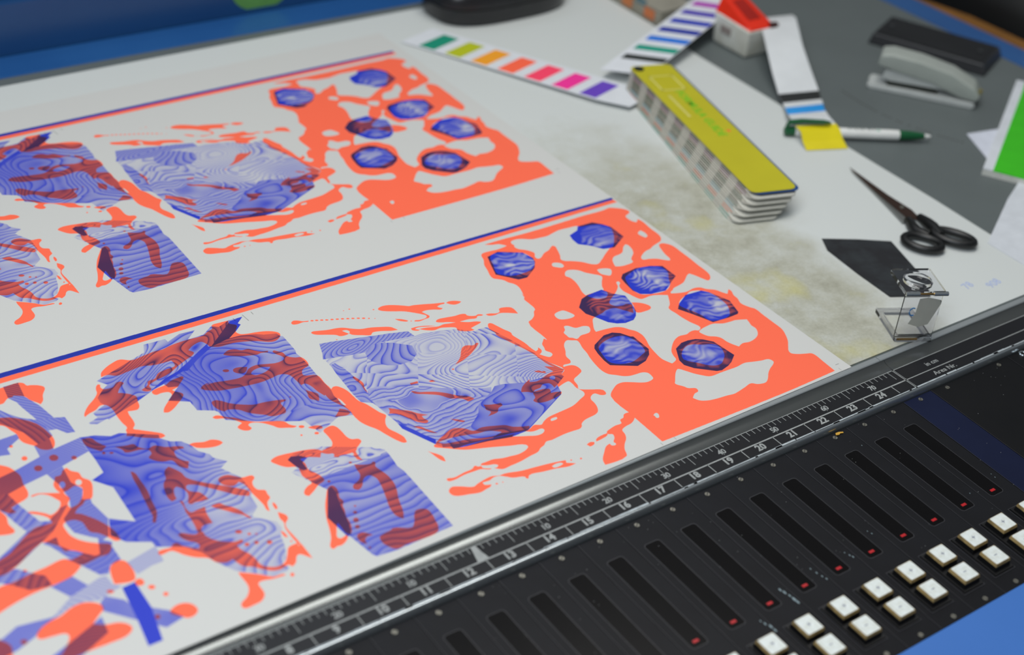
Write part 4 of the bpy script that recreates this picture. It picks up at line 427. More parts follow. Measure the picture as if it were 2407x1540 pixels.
mb = MB().box(.20, .80, -5.56, -4.33, -.05, .045); frame(mb, .185, .815, -5.575, -4.315, .014, -.02, .016, 1)
mb.build('key_housing', [M['key_black'], M['panel_edge']], mod, xf=tilt)
key(mod, 'plus_key', .5, -4.64, True); key(mod, 'minus_key', .5, -5.245, False)
mods = {0: mod}
for k in range(-5, 12):
    if k == 0: continue
    c = copy_tree(mod, con); c.location = (k*S, 0, 0); mods[k] = c
# dried white paint on some of the plates
for k, pts in {3: [(.90, -3.95, .02), (.93, -4.05, .03), (.98, -4.16, .04), (.985, -4.28, .035)], 4: [(.86, -3.52, .035), (.89, -3.62, .04), (.92, -3.74, .03), (.93, -3.86, .05), (.94, -3.95, .04)], 5: [(.86, -3.4, .018), (.89, -3.55, .022), (.92, -3.68, .02), (.95, -3.78, .022)], 6: [(.86, -3.42, .014), (.9, -3.53, .02), (.93, -3.6, .022)], 7: [(.8, -3.2, .012), (.83, -3.3, .016)], 9: [(.86, -1.1, .012)], 10: [(.84, -3.5, .012)], 11: [(.82, -3.42, .012), (.83, -3.3, .01)]}.items():
    mb = MB()
    for x, y, r in pts: mb.prism([(x+r*.55*math.cos(t)*(1+.2*math.sin(5*t)), y+r*1.3*math.sin(t)) for t in [i*math.pi/5 for i in range(10)]], -.002, .006)
    tag(mb.build('paint_smear', plain('dried_paint_%d' % k, (128, 146, 152), .7), mods[k], xf=tilt), 'dried whitish paint smear')
for x0, x1, mt, sc, lab in ((12, 13, 'panel_blue', (12.49,), 'blank navy blue panel'), (13, 15.95, 'panel_plain', (13.48, 15.46), 'wide blank black panel'), (15.95, 20, 'panel_plain', (17.6, 19), 'blank black end panel')):
    bp = plate(x0, x1, None).build('blank_panel', [M[mt], M['panel_edge']], con, xf=tilt); bp['label'] = lab
    for x in sc: screw(bp, x, -.58, .9+x); screw(bp, x, -5.87, 2+x)
    if x0 > 15:
        ring = MB().tube([(16.45+.09*math.cos(t*math.pi/8), -.57+.09*math.sin(t*math.pi/8), .012) for t in range(16)], .022, 6, True); ring.build('eyelet', M['chrome'], bp, xf=tilt, smooth=True)
mb = MB(); rs = random.Random(5)
for k in range(90):
    x = rs.uniform(-1, 15.5); y = rs.uniform(-4.2, -.5); r = rs.uniform(.003, .0075)
    mb.prism([(x+r*math.cos(t), y+r*math.sin(t)) for t in [i*math.pi/2.5 for i in range(5)]], .002, .009)
tag(mb.build('dust_specks', M['print_grey'], con, xf=tilt), None, None, None, 'stuff')
# blue painted frame around the console
fr = MB().hexa([(-16, -9.6, -1.2), (31.2, -9.6, -1.2), (31.2, -6.0, -1.2), (-16, -6.0, -1.2), (-16, -9.6, -.64), (31.2, -9.6, -.64), (31.2, -6.0, -.505), (-16, -6.0, -.505)]).build('front_frame', M['blue_front'], con, .03); fr['label'] = 'blue front frame with paint worn to tan'
MB().box(20.5, 31.2, -6, .92, -.9, -.06).build('side_top', M['console_grey'], con)
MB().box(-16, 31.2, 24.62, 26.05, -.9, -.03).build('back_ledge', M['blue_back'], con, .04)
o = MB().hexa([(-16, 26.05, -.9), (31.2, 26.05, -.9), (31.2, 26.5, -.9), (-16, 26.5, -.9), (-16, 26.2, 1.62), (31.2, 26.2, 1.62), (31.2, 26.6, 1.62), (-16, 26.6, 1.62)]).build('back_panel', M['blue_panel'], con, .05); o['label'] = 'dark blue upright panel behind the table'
MB().box(31.2, 32.5, -9.6, 26.5, -.9, -.03).build('side_rim', M['blue_back'], con, .03)
o = MB().hexa([(32.5, -9.6, -1.5), (34.4, -9.6, -1.5), (34.4, 16.0, -1.5), (32.5, 19, -1.5), (32.5, -9.6, -.06), (34.3, -9.6, -.45), (34.2, 15.8, -.45), (32.5, 18.8, -.06)]).build('rim_edge', M['rust'], con, .05); o['label'] = 'worn brown edge outside the blue rim'
MB().box(-16, 32.4, -9.5, 26.4, -28, -.95).build('console_body', M['blue_panel'], con)
# the flake of yellow paper stuck on one screw head
mb = MB().prism([(9.55, -.56), (9.60, -.50), (9.70, -.51), (9.80, -.55), (9.78, -.585), (9.70, -.56), (9.64, -.585)], .02, .035)
tag(mb.build('paper_scrap', plain('scrap_yellow', (196, 150, 52), .7), None, xf=tilt), 'tiny yellow paper flake on a screw head beside the scale', 'scrap')
# ------------------------------------------------------------------ green disc standing in for a blurred reflection in the back panel
disc = thing('green_reflection', 'blurred round green disc standing in for a reflection in the dark blue back panel', 'reflection', (9.05, 26.14, .80))
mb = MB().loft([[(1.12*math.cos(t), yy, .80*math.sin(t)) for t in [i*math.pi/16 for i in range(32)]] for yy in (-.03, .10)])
mb.build('disc', plain('reflection_green', (92, 146, 72), .5), disc)
# ------------------------------------------------------------------ white underlay board with its stains
m = N('underlay_board', .5, .35)
tc = m.n('ShaderNodeTexCoord'); sep = m.n('ShaderNodeSeparateXYZ'); m.l(tc.outputs['Object'], sep.inputs[0])
def mrange(src, a, b, c, d):
    r = m.n('ShaderNodeMapRange', interpolation_type='SMOOTHSTEP'); m.l(src, r.inputs[0])
    for i, v in enumerate((a, b, c, d)): r.inputs[i+1].default_value = v
    return r.outputs[0]
def mmul(a, b):
    r = m.n('ShaderNodeMath', operation='MULTIPLY'); m.l(a, r.inputs[0]); m.l(b, r.inputs[1]); return r.outputs[0]
wob = m.n('ShaderNodeMath', operation='MULTIPLY_ADD'); m.l(m.noise(11, 4), wob.inputs[0]); wob.inputs[1].default_value = 3.2*S; m.l(sep.outputs[0], wob.inputs[2])
mask = mmul(mrange(wob.outputs[0], 15.4*S, 18.2*S, 1, 0), mrange(sep.outputs[1], 9*S, 17*S, 1, .12))
dirt = m.ramp(mmul(m.noise(34, 6, .68), mask), [(.12, lin(203, 207, 205)), (.33, lin(190, 192, 184)), (.52, lin(176, 176, 162)), (.75, lin(150, 148, 132))])
yel = m.ramp(mmul(m.noise(17, 3, .5), mask), [(.52, (0, 0, 0, 1)), (.70, (1, 1, 1, 1))])
mx = m.n('ShaderNodeMix', data_type='RGBA'); ym = m.n('ShaderNodeMath', operation='MULTIPLY'); m.l(yel, ym.inputs[0]); ym.inputs[1].default_value = .42
m.l(ym.outputs[0], mx.inputs['Factor']); m.l(dirt, mx.inputs[6]); mx.inputs[7].default_value = lin(214, 208, 128)
grain = m.ramp(m.noise(420, 3), [(.3, (.90, .90, .90, 1)), (.6, (1, 1, 1, 1))]); gx = m.n('ShaderNodeMix', data_type='RGBA', blend_type='MULTIPLY'); m.l(mask, gx.inputs['Factor']); m.l(mx.outputs[2], gx.inputs[6]); m.l(grain, gx.inputs[7])
m.base(gx.outputs[2])
UND = [(-15, 1.0), (19.98, 1.0), (20.07, 2.34), (20.29, 5.73), (20.42, 9.26), (20.64, 13.3), (20.74, 16.75), (21.04, 19.6), (21.2, 23.9), (14.4, 24.12), (-15, 23.96)]
und = thing('underlay_sheet', 'large white board under the printed sheet, stained yellowish right of it', 'board')
MB().prism(UND, -.045, -.012).build('board', m.m, und)
hw = [text('n', b, x, y, -.008, .36, M['print_grey'], None, .15, .0) for b, x, y in (('78', 17.30, 2.05), ('908', 18.05, 1.78))]
joined('handwriting', hw, plain('blue_ink', (168, 180, 214), .7), und)
# ------------------------------------------------------------------ the printed sheet
img = None
art = make_artwork(); Hh, Ww = art.shape[:2]
img = bpy.data.images.new('sheet_print', Ww, Hh, alpha=False); img.colorspace_settings.name = 'sRGB'
img.pixels.foreach_set(np.ascontiguousarray(art).ravel()); img.update(); del art
m = N('press_sheet_print', .46, .22); ti = m.n('ShaderNodeTexImage'); ti.image = img; ti.interpolation = 'Cubic'; ti.extension = 'EXTEND'; m.base(ti.outputs['Color'])
pap = N('press_sheet_paper', .46, .22); pap.b.inputs['Base Color'].default_value = PAPER+(1,)
th = 0.01019; ct, sn = math.cos(th), math.sin(th)
def sh(x, y): return (ct*x-sn*y, sn*x+ct*y)
def p1(x, y): return sh(1.004*x-.008*y-.058, .020*x+.997*y+10.921)
z = .006
BL, BR, TR, TL = sh(-11.6, .80), sh(11.47, .785), sh(11.93, 22.66), sh(-11.6, 22.28)
A = [sh(AX0, AY0), sh(AX1-.19, AY0), sh(AX1-.05, AY1), sh(AX0, AY1)]
B = [p1(AX0, AY0), p1(AX1, AY0), p1(AX1, AY1), p1(AX0, AY1)]
bm = bmesh.new(); uvl = bm.loops.layers.uv.new('UVMap')
def face(P, uv=None, mi=0, zz=z):
    f = bm.faces.new([bm.verts.new((x*S, y*S, zz*S)) for x, y in P]); f.material_index = mi
    if uv:
        for l, c in zip(f.loops, uv): l[uvl].uv = c
    return f
nx = 8
def patch(P, u0, u1):
    for i in range(nx):
        a, b2 = i/nx, (i+1)/nx
        L = lambda p, q, t: (p[0]+(q[0]-p[0])*t, p[1]+(q[1]-p[1])*t)
        face([L(P[0], P[1], a), L(P[0], P[1], b2), L(P[3], P[2], b2), L(P[3], P[2], a)], [(u0+(u1-u0)*a, 0), (u0+(u1-u0)*b2, 0), (u0+(u1-u0)*b2, 1), (u0+(u1-u0)*a, 1)])
patch(A, 0, 1-.12/(AX1-AX0)); patch(B, 0, 1)
Rm, Rn = sh(11.66, AY1), sh(11.71, 11.6)
face([BL, A[0], A[3], B[0], B[3], TL], None, 1); face([A[3], A[2], B[1], B[0]], None, 1); face([B[3], B[2], TR, TL], None, 1)
face([A[1], BR, TR, B[2], B[1], A[2]], None, 1) if BR[0] > A[1][0] else face([A[1], TR, B[2], B[1], A[2]], None, 1)
face([TL, TR, BR, BL], None, 1, -.006)
for a, b2 in ((BL, BR), (BR, TR), (TR, TL), (TL, BL)):
    bm.faces.new([bm.verts.new((p[0]*S, p[1]*S, q*S)) for p, q in ((a, -.006), (b2, -.006), (b2, z), (a, z))]).material_index = 1
me = bpy.data.meshes.new('press_sheet'); bm.to_mesh(me); bm.free(); me.materials.append(m.m); me.materials.append(pap.m)
sheet = tag(link('press_sheet', me), 'large white sheet printed twice with the same coral and blue artwork', 'printed sheet')
rb, bb = plain('edge_red', (250, 110, 84), .5), plain('edge_blue', (30, 60, 170), .5)
for x0, y0, x1, y1, mt in ((11.40, 5.02, 11.40, 4.0, rb), (11.44, 2.9, 11.455, 2.0, bb)):
    a, b2 = sh(x0+.17, y0), sh(x1+.05, y1)
# ------------------------------------------------------------------ glasses case
blk = N('case_black', .28, .5); blk.base(blk.ramp(blk.noise(30), [(.3, (.010, .010, .012, 1)), (.7, (.016, .016, .018, 1))]))
gc = thing('glasses_case', 'glossy black rounded hard case lying at the far edge of the white board', 'case', (16.75, 23.15, -.01), .02)
def shell(z0, z1, rows, a=2.78, b2=1.42):
    rings = []
    for t in rows:
        z = z0+(z1-z0)*t[0]; k = t[1]; ring = []
        for i in range(48):
            q = i*2*math.pi/48; c, s2 = math.cos(q), math.sin(q); e = 2/3.0
            ring.append((k*a*math.copysign(abs(c)**e, c)*(1+.03*s2), k*b2*math.copysign(abs(s2)**e, s2), z))
        rings.append(ring)
    return MB().loft(rings)
shell(0, .60, [(0, .90), (.12, .965), (.4, .995), (1, 1)]).build('base_shell', blk.m, gc, smooth=True)
shell(.60, .66, [(0, .985), (1, .985)]).build('seam', M['key_black'], gc, smooth=True)
shell(.66, 1.45, [(0, 1), (.35, .985), (.65, .93), (.85, .82), (.96, .62), (1, .3)]).build('lid', blk.m, gc, smooth=True)
# ------------------------------------------------------------------ colour fan guide
gd = thing('colour_fan_guide', 'thick colour fan guide with yellow-green cover, two swatch leaves fanned out of it', 'colour guide', (17.15, 15.0, 0), 0)
ax = Vector((-2.15, -7.72)).normalized(); pr = Vector((.963, -.268))      # along the deck (pivot -> open end), across it
def dk(l, c, z): p = ax*l+pr*c; return (p.x, p.y, z)
def leaf_outline(w2, L, r=.22, l0=-.45):
    P = rrect(l0, L, -w2, w2, r, 4); return P
def leafmat(i, nl):
    t = i/(nl-1); m = N('leaf_edge_%02d' % i, .6, .3); tc = m.n('ShaderNodeTexCoord'); rs = random.Random(i*3+1)
    d = m.n('ShaderNodeVectorMath', operation='DOT_PRODUCT'); m.l(tc.outputs['Object'], d.inputs[0]); d.inputs[1].default_value = (ax.x/S, ax.y/S, 0)
    a = m.n('ShaderNodeMath', operation='MULTIPLY_ADD'); m.l(d.outputs['Value'], a.inputs[0]); a.inputs[1].default_value = 1/1.02; a.inputs[2].default_value = .12*t
    fr = m.n('ShaderNodeMath', operation='FRACT'); m.l(a.outputs[0], fr.inputs[0])
    pale = lin(176, 172, 160)
    if t < .13: c1 = lin(120, 170, 158)
    elif t < .27: c1 = lin(190, 122, 98)
    elif t < .36: c1 = lin(128, 160, 168)
    elif t < .78: c1 = lin(rs.randint(70, 105), rs.randint(66, 92), rs.randint(60, 84))
    else: c1 = lin(rs.randint(92, 140), rs.randint(88, 120), rs.randint(86, 118))
    m.base(m.ramp(fr.outputs[0], [(.05, pale), (.10, c1), (.62, c1), (.68, pale)])); return m.m
NL = 15; H0 = .80
pale = plain('leaf_paper', (196, 195, 186), .55, .3, 0, .05, 200)
for i in range(NL):
    t = i/(NL-1); z0 = -.010+H0*i/NL*.985; z1 = z0+H0/NL*(.97 if i % 4 else .72)
    off = -.50*(1-t)**1.15; L = 7.95+.18*math.sin(i*2.1)+.1*(1-t)
    mb = MB(); P = leaf_outline(.72, L); n = len(P)
    vs = [dk(l, c+off*(l+1)/9+off*.15, z0) for l, c in P]+[dk(l, c+off*(l+1)/9+off*.15, z1) for l, c in P]
    fs = [tuple(range(n-1, -1, -1)), tuple(range(n, 2*n))]; mi = [1, 1]
    for k in range(n):
        e = (P[(k+1) % n][0]-P[k][0]); fs.append((k, (k+1) % n, n+(k+1) % n, n+k)); mi.append(0 if abs(e) > 2 else 1)
    mb.v = vs; mb.f = fs; mb.mi = mi
    mb.build('leaf', [leafmat(i, NL), pale], gd)
cov = MB(); P = leaf_outline(.74, 7.98)
cv = MB(); n = len(P)
def slab(P, off, z0, z1):
    n = len(P); return MB().add([dk(l, c+off, z0) for l, c in P]+[dk(l, c+off, z1) for l, c in P], [tuple(range(n-1, -1, -1)), tuple(range(n, 2*n))]+[(i, (i+1) % n, n+(i+1) % n, n+i) for i in range(n)])
slab(leaf_outline(.74, 8.02), .07, H0-.006, H0+.012).build('blue_cover', plain('cover_blue', (22, 64, 124), .4), gd)
cover = slab(leaf_outline(.73, 7.96), .0, H0+.016, H0+.034).build('cover', plain('cover_yellow_green', (186, 178, 34), .42, .4, 0, .04, 20), gd); cover['label'] = 'yellow-green front cover with green lettering'
zc = H0+.036; rot = math.atan2(ax.y, ax.x)
p = dk(3.05, -.10+.19, zc); text('title', 'FORMULA GUIDE', p[0], p[1], zc, .40, plain('title_green', (96, 190, 30), .5), cover, rot, .004, 1.0)
pm = plain('cover_pale', (206, 200, 112), .5)
mb = MB()
def strip(l0, l1, c0, c1): mb.add([dk(l0, c0, zc), dk(l1, c0, zc), dk(l1, c1, zc), dk(l0, c1, zc)], [(0, 1, 2, 3)])
l = 1.75
while l < 3.2: d = random.uniform(.06, .16); strip(l, l+d, -.40, -.30); l += d+.035
for a in ((.35, .40, -.42, .42), (1.35, 1.40, -.42, .42), (.35, 1.40, -.42, -.36), (.35, 1.40, .36, .42)): strip(*a)
mb.build('cover_print', pm, cover)
mb = MB(); p = dk(4.3, .42, 0); mb.prism([(p[0]+.07*math.cos(t), p[1]+.07*math.sin(t)) for t in [i*math.pi/5 for i in range(10)]], zc-.002, zc+.001); mb.build('red_dot', plain('dot_red', (226, 110, 50), .5), cover)
p = dk(-.22, -.48, 0)
mb = MB().prism([(p[0]+.17*math.cos(t), p[1]+.17*math.sin(t)) for t in [i*math.pi/8 for i in range(16)]], -.01, H0+.06); mb.build('pivot', plain('pivot_black', (14, 24, 28), .35), gd, .01)
# fanned leaves: a long white card with colour fields
def bil(Q, u, v):
    a = [Q[0][k]+(Q[1][k]-Q[0][k])*u for k in range(3)]; b2 = [Q[3][k]+(Q[2][k]-Q[3][k])*u for k in range(3)]
    return tuple(a[k]+(b2[k]-a[k])*v for k in range(3))
def card(name, Q, fields, parent, mat, lab, off, rad=0):
    # Q corners (left0, left1, right1, right0) in world units, u runs 0..1 along, v across
    o = Vector(off); T = .018; n = 8
    top = [[bil(Q, i/n, v) for i in range(n+1)] for v in (0, 1)]
    rings = []
    for i in range(n+1):
        a, b2 = Vector(top[0][i]), Vector(top[1][i]); tp = 0
        if rad and i == n: a, b2 = a.lerp(b2, .12), b2.lerp(a, .12)
        rings.append([tuple(a-o), tuple(b2-o), tuple(b2-o-Vector((0, 0, T))), tuple(a-o-Vector((0, 0, T)))])
    c = MB().loft(rings).build(name, mat, parent); c['label'] = lab
    for u0, u1, v0, v1, rgb in fields:
        P = [Vector(bil(Q, u, v))-o+Vector((0, 0, .006)) for u, v in ((u0, v0), (u1, v0), (u1, v1), (u0, v1))]
        MB().hexa([tuple(q-Vector((0, 0, .01))) for q in P]+[tuple(q) for q in P]).build('swatch', plain('sw_%d_%d_%d' % rgb, rgb, .5, .35, 0, .02), c)
cw = plain('card_white', (214, 217, 222), .5, .35, 0, .03)
gl = (17.15, 15.0, 0)
QA = [(11.95, 21.85, .03), (15.50, 14.32, .16), (17.10, 14.80, .16), (13.55, 22.35, .03)]
colsA = [(24, 140, 112), (178, 186, 30), (238, 158, 40), (255, 104, 72), (252, 70, 104), (240, 52, 150), (104, 68, 186)]
card('fanned_leaf', QA, [(.075+.1195*i, .075+.1195*i+.070, .06, .86, c) for i, c in enumerate(colsA)], gd, cw, 'fanned leaf with seven bright colour fields', gl, 1)
QB = [(16.25, 16.62, .40), (22.95, 19.35, .86), (24.02, 18.27, .86), (17.45, 15.55, .40)]
colsB = [(48, 52, 50), (16, 146, 122), (18, 110, 210), (22, 44, 152), (24, 48, 172), (66, 48, 168), (168, 50, 172)]
card('fanned_leaf', QB, [(.145+.119*i, .145+.119*i+.056, .10, .985, c) for i, c in enumerate(colsB)], gd, cw, 'fanned leaf with black, green, blue and violet bars', gl)
# ------------------------------------------------------------------ second closed guide behind
g2 = thing('colour_fan_guide', 'beige closed colour guide with orange patches on its side, beside the far board edge', 'colour guide', (21.15, 19.25, -.045), 0)
for i in range(9):
    z0 = .064*i; mt = plain('beige_leaf_%d' % i, (168-(i % 3)*12, 164-(i % 3)*12, 148-(i % 3)*10), .6, .3, 0, .1, 40)
    MB().prism([(0+.02*(i % 2), 0), (1.6, .12), (1.75, 8), (.1, 8)], z0, z0+.056).build('leaf', mt, g2)
for y, z0, h, rgb in ((.35, .12, .34, (196, 112, 66)), (1.6, .12, .34, (198, 120, 70)), (2.75, .1, .34, (190, 110, 70)), (.9, .46, .2, (92, 120, 128)), (2.0, .44, .2, (86, 112, 126)), (4.0, .12, .34, (196, 112, 66)), (1.1, .5, .16, (190, 140, 50)), (3.4, .46, .2, (98, 120, 120))):
    MB().box(-.02+.012*y, .06, y, y+.55, z0, z0+h).build('edge_patch', plain('patch_%d_%d' % (int(y*100), rgb[0]), rgb, .6), g2)
# ------------------------------------------------------------------ small white box with a red lid
sb = thing('small_box', 'small white plastic box with a sloping glossy red lid on the grey top', 'box', (22.08, 15.85, -.045), 0)
wp = N('box_white', .45, .4); wp.base(wp.ramp(wp.noise(24, 4), [(.35, lin(186, 184, 170)), (.6, lin(212, 213, 206))]))
MB().hexa([(.06, .05, 0), (1.22, .05, 0), (1.22, 1.72, 0), (.06, 1.72, 0), (0, 0, 1.0), (1.30, 0, 1.0), (1.30, 1.8, 1.12), (0, 1.8, 1.12)]).build('body', wp.m, sb, .12, 3, True)
MB().hexa([(.03, .02, .98), (1.28, .02, .98), (1.28, 1.78, 1.05), (.03, 1.78, 1.05), (.16, .10, 1.06), (1.18, .10, 1.06), (1.12, 1.75, 1.66), (.22, 1.75, 1.66)]).build('lid', plain('lid_red', (226, 48, 24), .25, .5, 0, .1, 20), sb, .05, 2)
MB().hexa([(.36, .45, 1.10), (.95, .45, 1.10), (.95, 1.4, 1.40), (.36, 1.4, 1.40), (.36, .45, 1.202), (.95, .45, 1.202), (.92, 1.4, 1.548), (.40, 1.4, 1.548)]).build('lid_recess', plain('lid_dark_red', (160, 30, 20), .3), sb)
MB().box(1.02, 1.36, -.04, .16, .97, 1.12).build('latch', plain('latch_dark', (60, 20, 18), .4), sb, .03)
MB().box(-.012, .05, .85, 1.35, .52, .78).build('side_label', plain('label_grey', (142, 132, 128), .6), sb)
# ------------------------------------------------------------------ curled swatch strip over the pen
cs = thing('swatch_strip', 'curled white paper strip with black, light blue and yellow bars, caught over the pen', 'paper strip', (20, 11, 0))
path = [((23.75, 17.15, .40), (25.05, 16.85, .40)), ((23.62, 16.95, .78), (24.98, 16.65, .80)), ((23.25, 16.45, .93), (24.62, 16.15, .95)), ((22.60, 15.72, .93), (24.0, 15.40, .95)), ((21.98, 14.85, .78), (23.35, 14.52, .80)), ((21.36, 13.85, .44), (22.8, 13.5, .46)), ((20.82, 12.93, .17), (22.30, 12.55, .17)), ((20.56, 12.50, .14), (22.0, 12.15, .14)), ((20.38, 12.24, .16), (21.80, 11.88, .16)), ((19.95, 11.70, .26), (21.31, 11.38, .26)), ((19.55, 11.15, .37), (20.85, 10.75, .37)), ((19.28, 10.72, .40), (20.60, 10.25, .40)), ((19.20, 10.35, .34), (20.52, 9.95, .34)), ((19.10, 10.12, .14), (20.42, 9.66, .14)), ((18.98, 9.80, .012), (20.30, 9.30, .012))]
O = Vector((20, 11, 0))
def ribbon(seg, up=0.0, T=.012):
    return MB().loft([[tuple(Vector(a)-O+Vector((0, 0, up))), tuple(Vector(b2)-O+Vector((0, 0, up))), tuple(Vector(b2)-O+Vector((0, 0, up-T))), tuple(Vector(a)-O+Vector((0, 0, up-T)))] for a, b2 in seg])
def sub(i, t):
    a, b2 = path[i], path[min(i+1, len(path)-1)]; return (tuple(Vector(a[0]).lerp(Vector(b2[0]), t)), tuple(Vector(a[1]).lerp(Vector(b2[1]), t)))
fine = []
for i in range(len(path)-1):
    for t in (0, .5): fine.append(sub(i, t))
fine.append(path[-1])
ribbon(fine).build('paper', plain('strip_white', (212, 215, 217), .45, .4, 0, .05, 30), cs, smooth=True)
ribbon([sub(6, 0), sub(6, .5), sub(7, 0), sub(7, .25)], .007).build('swatch', plain('strip_black', (34, 36, 36), .5), cs)
ribbon([sub(8, .35), sub(9, 0), sub(9, .35)], .007).build('swatch', plain('strip_blue', (26, 148, 226), .5), cs)
ribbon([sub(11, .15), sub(11, .6), path[12], sub(12, .5), path[13], path[14]], .009).build('swatch', plain('strip_yellow', (216, 200, 14), .5, .4, 0, .06, 20), cs)
# ------------------------------------------------------------------ pen
pn = thing('pen', 'white ballpoint pen with dark green ends lying across the strip and board edge', 'pen', (19.10, 10.90, .165), math.atan2(-2.42, 4.09))
gm = plain('pen_green', (18, 84, 48), .35); wm = plain('pen_white', (222, 223, 220), .3)
def turn(prof, n=20): return MB().loft([[(x, r*math.cos(k*2*math.pi/n), r*math.sin(k*2*math.pi/n)) for k in range(n)] for x, r in prof])
turn([(0.30, .15), (.4, .165), (3.35, .165), (3.68, .158)]).build('barrel', wm, pn, smooth=True)
turn([(-.02, .10), (.02, .15), (.30, .155)]).build('cap_end', gm, pn, smooth=True)
turn([(3.68, .160), (3.95, .155), (4.3, .125), (4.52, .085)]).build('grip', gm, pn, smooth=True)
turn([(4.52, .075), (4.66, .06), (4.74, .03)]).build('tip', wm, pn, smooth=True)
MB().loft([[(x, -y, z-.03) , (x, y, z-.03), (x, y, z+.03), (x, -y, z+.03)] for x, y, z in ((.02, .11, .13), (.1, .11, .30), (.5, .11, .36), (1.2, .10, .355), (1.42, .05, .33))]).build('clip', gm, pn, .01)
mb = MB()
for k, (a, b2) in enumerate(((2.02, .09), (2.13, .06), (2.24, .12), (2.37, .07), (2.47, .11), (2.62, .06), (2.70, .10), (2.82, .07))): mb.box(a, a+.05, -.02-b2*.4, b2*.5, .155, .170)
mb.build('lettering', plain('pen_letter', (118, 126, 124), .5), pn)
MB().box(2.92, 3.03, -.07, -.03, .150, .166).build('mark', plain('pen_mark', (70, 160, 130), .5), pn)
# ------------------------------------------------------------------ stapler
stp = thing('stapler', 'light grey desk stapler standing open on the grey top', 'stapler', (24.55, 12.25, -.045), math.atan2(-2.71, 2.0))
gm1 = plain('stapler_grey', (158, 164, 158), .4, .45, 0, .04); gm2 = plain('stapler_pale', (186, 190, 188), .35); 
def prof(P, v0, v1): return MB().loft([[(x, v, z) for x, z in P] for v in (v0, v1)])
prof([(-.05, 0), (3.35, 0), (3.45, .10), (3.35, .22), (1.2, .20), (-.05, .16), (-.15, .08)], -.08, .86).build('base', gm2, stp, .04, 2)
prof([(.5, .18), (2.15, .24), (2.15, .40), (.45, .36)], .06, .72).build('magazine_gap', plain('stapler_dark', (38, 42, 36), .5), stp)
prof([(.28, .42), (.55, .36), (2.4, .42), (3.1, .30), (3.3, .45), (2.4, .62), (.9, .74), (.35, .72)], .02, .76).build('magazine', gm2, stp, .03, 2)
prof([(.05, .88), (.62, .76), (1.9, .60), (2.9, .30), (3.42, .26), (3.52, .42), (3.30, .70), (2.5, 1.04), (1.4, 1.24), (.45, 1.30), (.10, 1.22)], -.06, .84).build('arm', gm1, stp, .06, 3, True)
MB().box(3.46, 3.56, .28, .44, .42, .58).build('rivet', plain('rivet_brass', (150, 136, 70), .4, .5, .5), stp, .02)
# ------------------------------------------------------------------ long black case
bc = thing('black_case', 'long flat black case with two round studs, behind the grey stapler', 'case', (27.5, 14.95, -.045), math.atan2(-3.6, 1.55))
bk = plain('black_plastic', (20, 20, 22), .4, .5, 0, .2, 20); bk2 = plain('black_plastic_edge', (34, 35, 38), .4)
MB().hexa([(-.10, -.10, 0), (4.2, -.10, 0), (4.2, 2.15, 0), (-.10, 2.15, 0), (0, 0, .40), (4.05, 0, .40), (4.05, 2.05, .40), (0, 2.05, .40)]).build('body', bk2, bc, .05, 2)
MB().box(.08, 3.95, .12, 1.95, .39, .44).build('top_plate', bk, bc, .03)
for x in (.35, 3.62): MB().prism([(x+.10*math.cos(t), 1.0+.10*math.sin(t)) for t in [i*math.pi/6 for i in range(12)]], .43, .47).build('stud', plain('stud_%d' % int(x*10), (52, 54, 56), .4), bc)
# ------------------------------------------------------------------ notepad and papers
nt = thing('notepad', 'bright green notepad with a white spine strip on the grey top', 'notepad', (22.98, 6.22, -.045), math.atan2(3.3, 5.6)) 
MB().box(0, 7.6, -3.6, 0, .0, .20).build('page_block', plain('pages', (206, 207, 200), .6, .3, 0, .08, 300), nt)
MB().box(.0, 7.6, -3.6, -.30, .20, .235).build('cover', plain('cover_green', (58, 186, 22), .45), nt)
MB().box(.0, 7.6, -.30, 0, .20, .232).build('spine_strip', plain('spine_white', (208, 212, 218), .5), nt)
mb = MB()
for a, b2 in ((3.05, -1.55), (3.2, -1.72), (3.34, -1.6)): mb.box(a, a+.07, b2-.16, b2, .234, .2385)
mb.build('cover_mark', plain('mark_white', (176, 214, 168), .5), nt)
lp = thing('loose_paper', 'small white paper corner sticking out from under the green notepad', 'paper', (0, 0, 0))
MB().prism([(24.84, 8.33), (23.9, 6.6), (26.2, 6.0), (26.6, 8.0)], -.048, -.035).build('paper', plain('loose_white', (206, 210, 222), .5), lp)
cp = thing('loose_paper', 'white printed paper lying over the board edge at the lower right', 'paper', (0, 0, 0))
MB().prism([(19.66, 3.30), (19.60, .95), (25.2, .95), (25.2, 6.0), (22.4, 4.75)], -.008, .010).build('paper', plain('corner_white', (206, 210, 216), .5), cp)
mb = MB(); rs = random.Random(3)
for r in range(5):
    x = 20.2
    while x < 21.6: d = rs.uniform(.05, .16); mb.box(x, x+d, 2.05-r*.16+.05*(x-20), 2.10-r*.16+.05*(x-20), .008, .0125); x += d+.05
mb.build('printed_lines', M['print_grey'], cp)
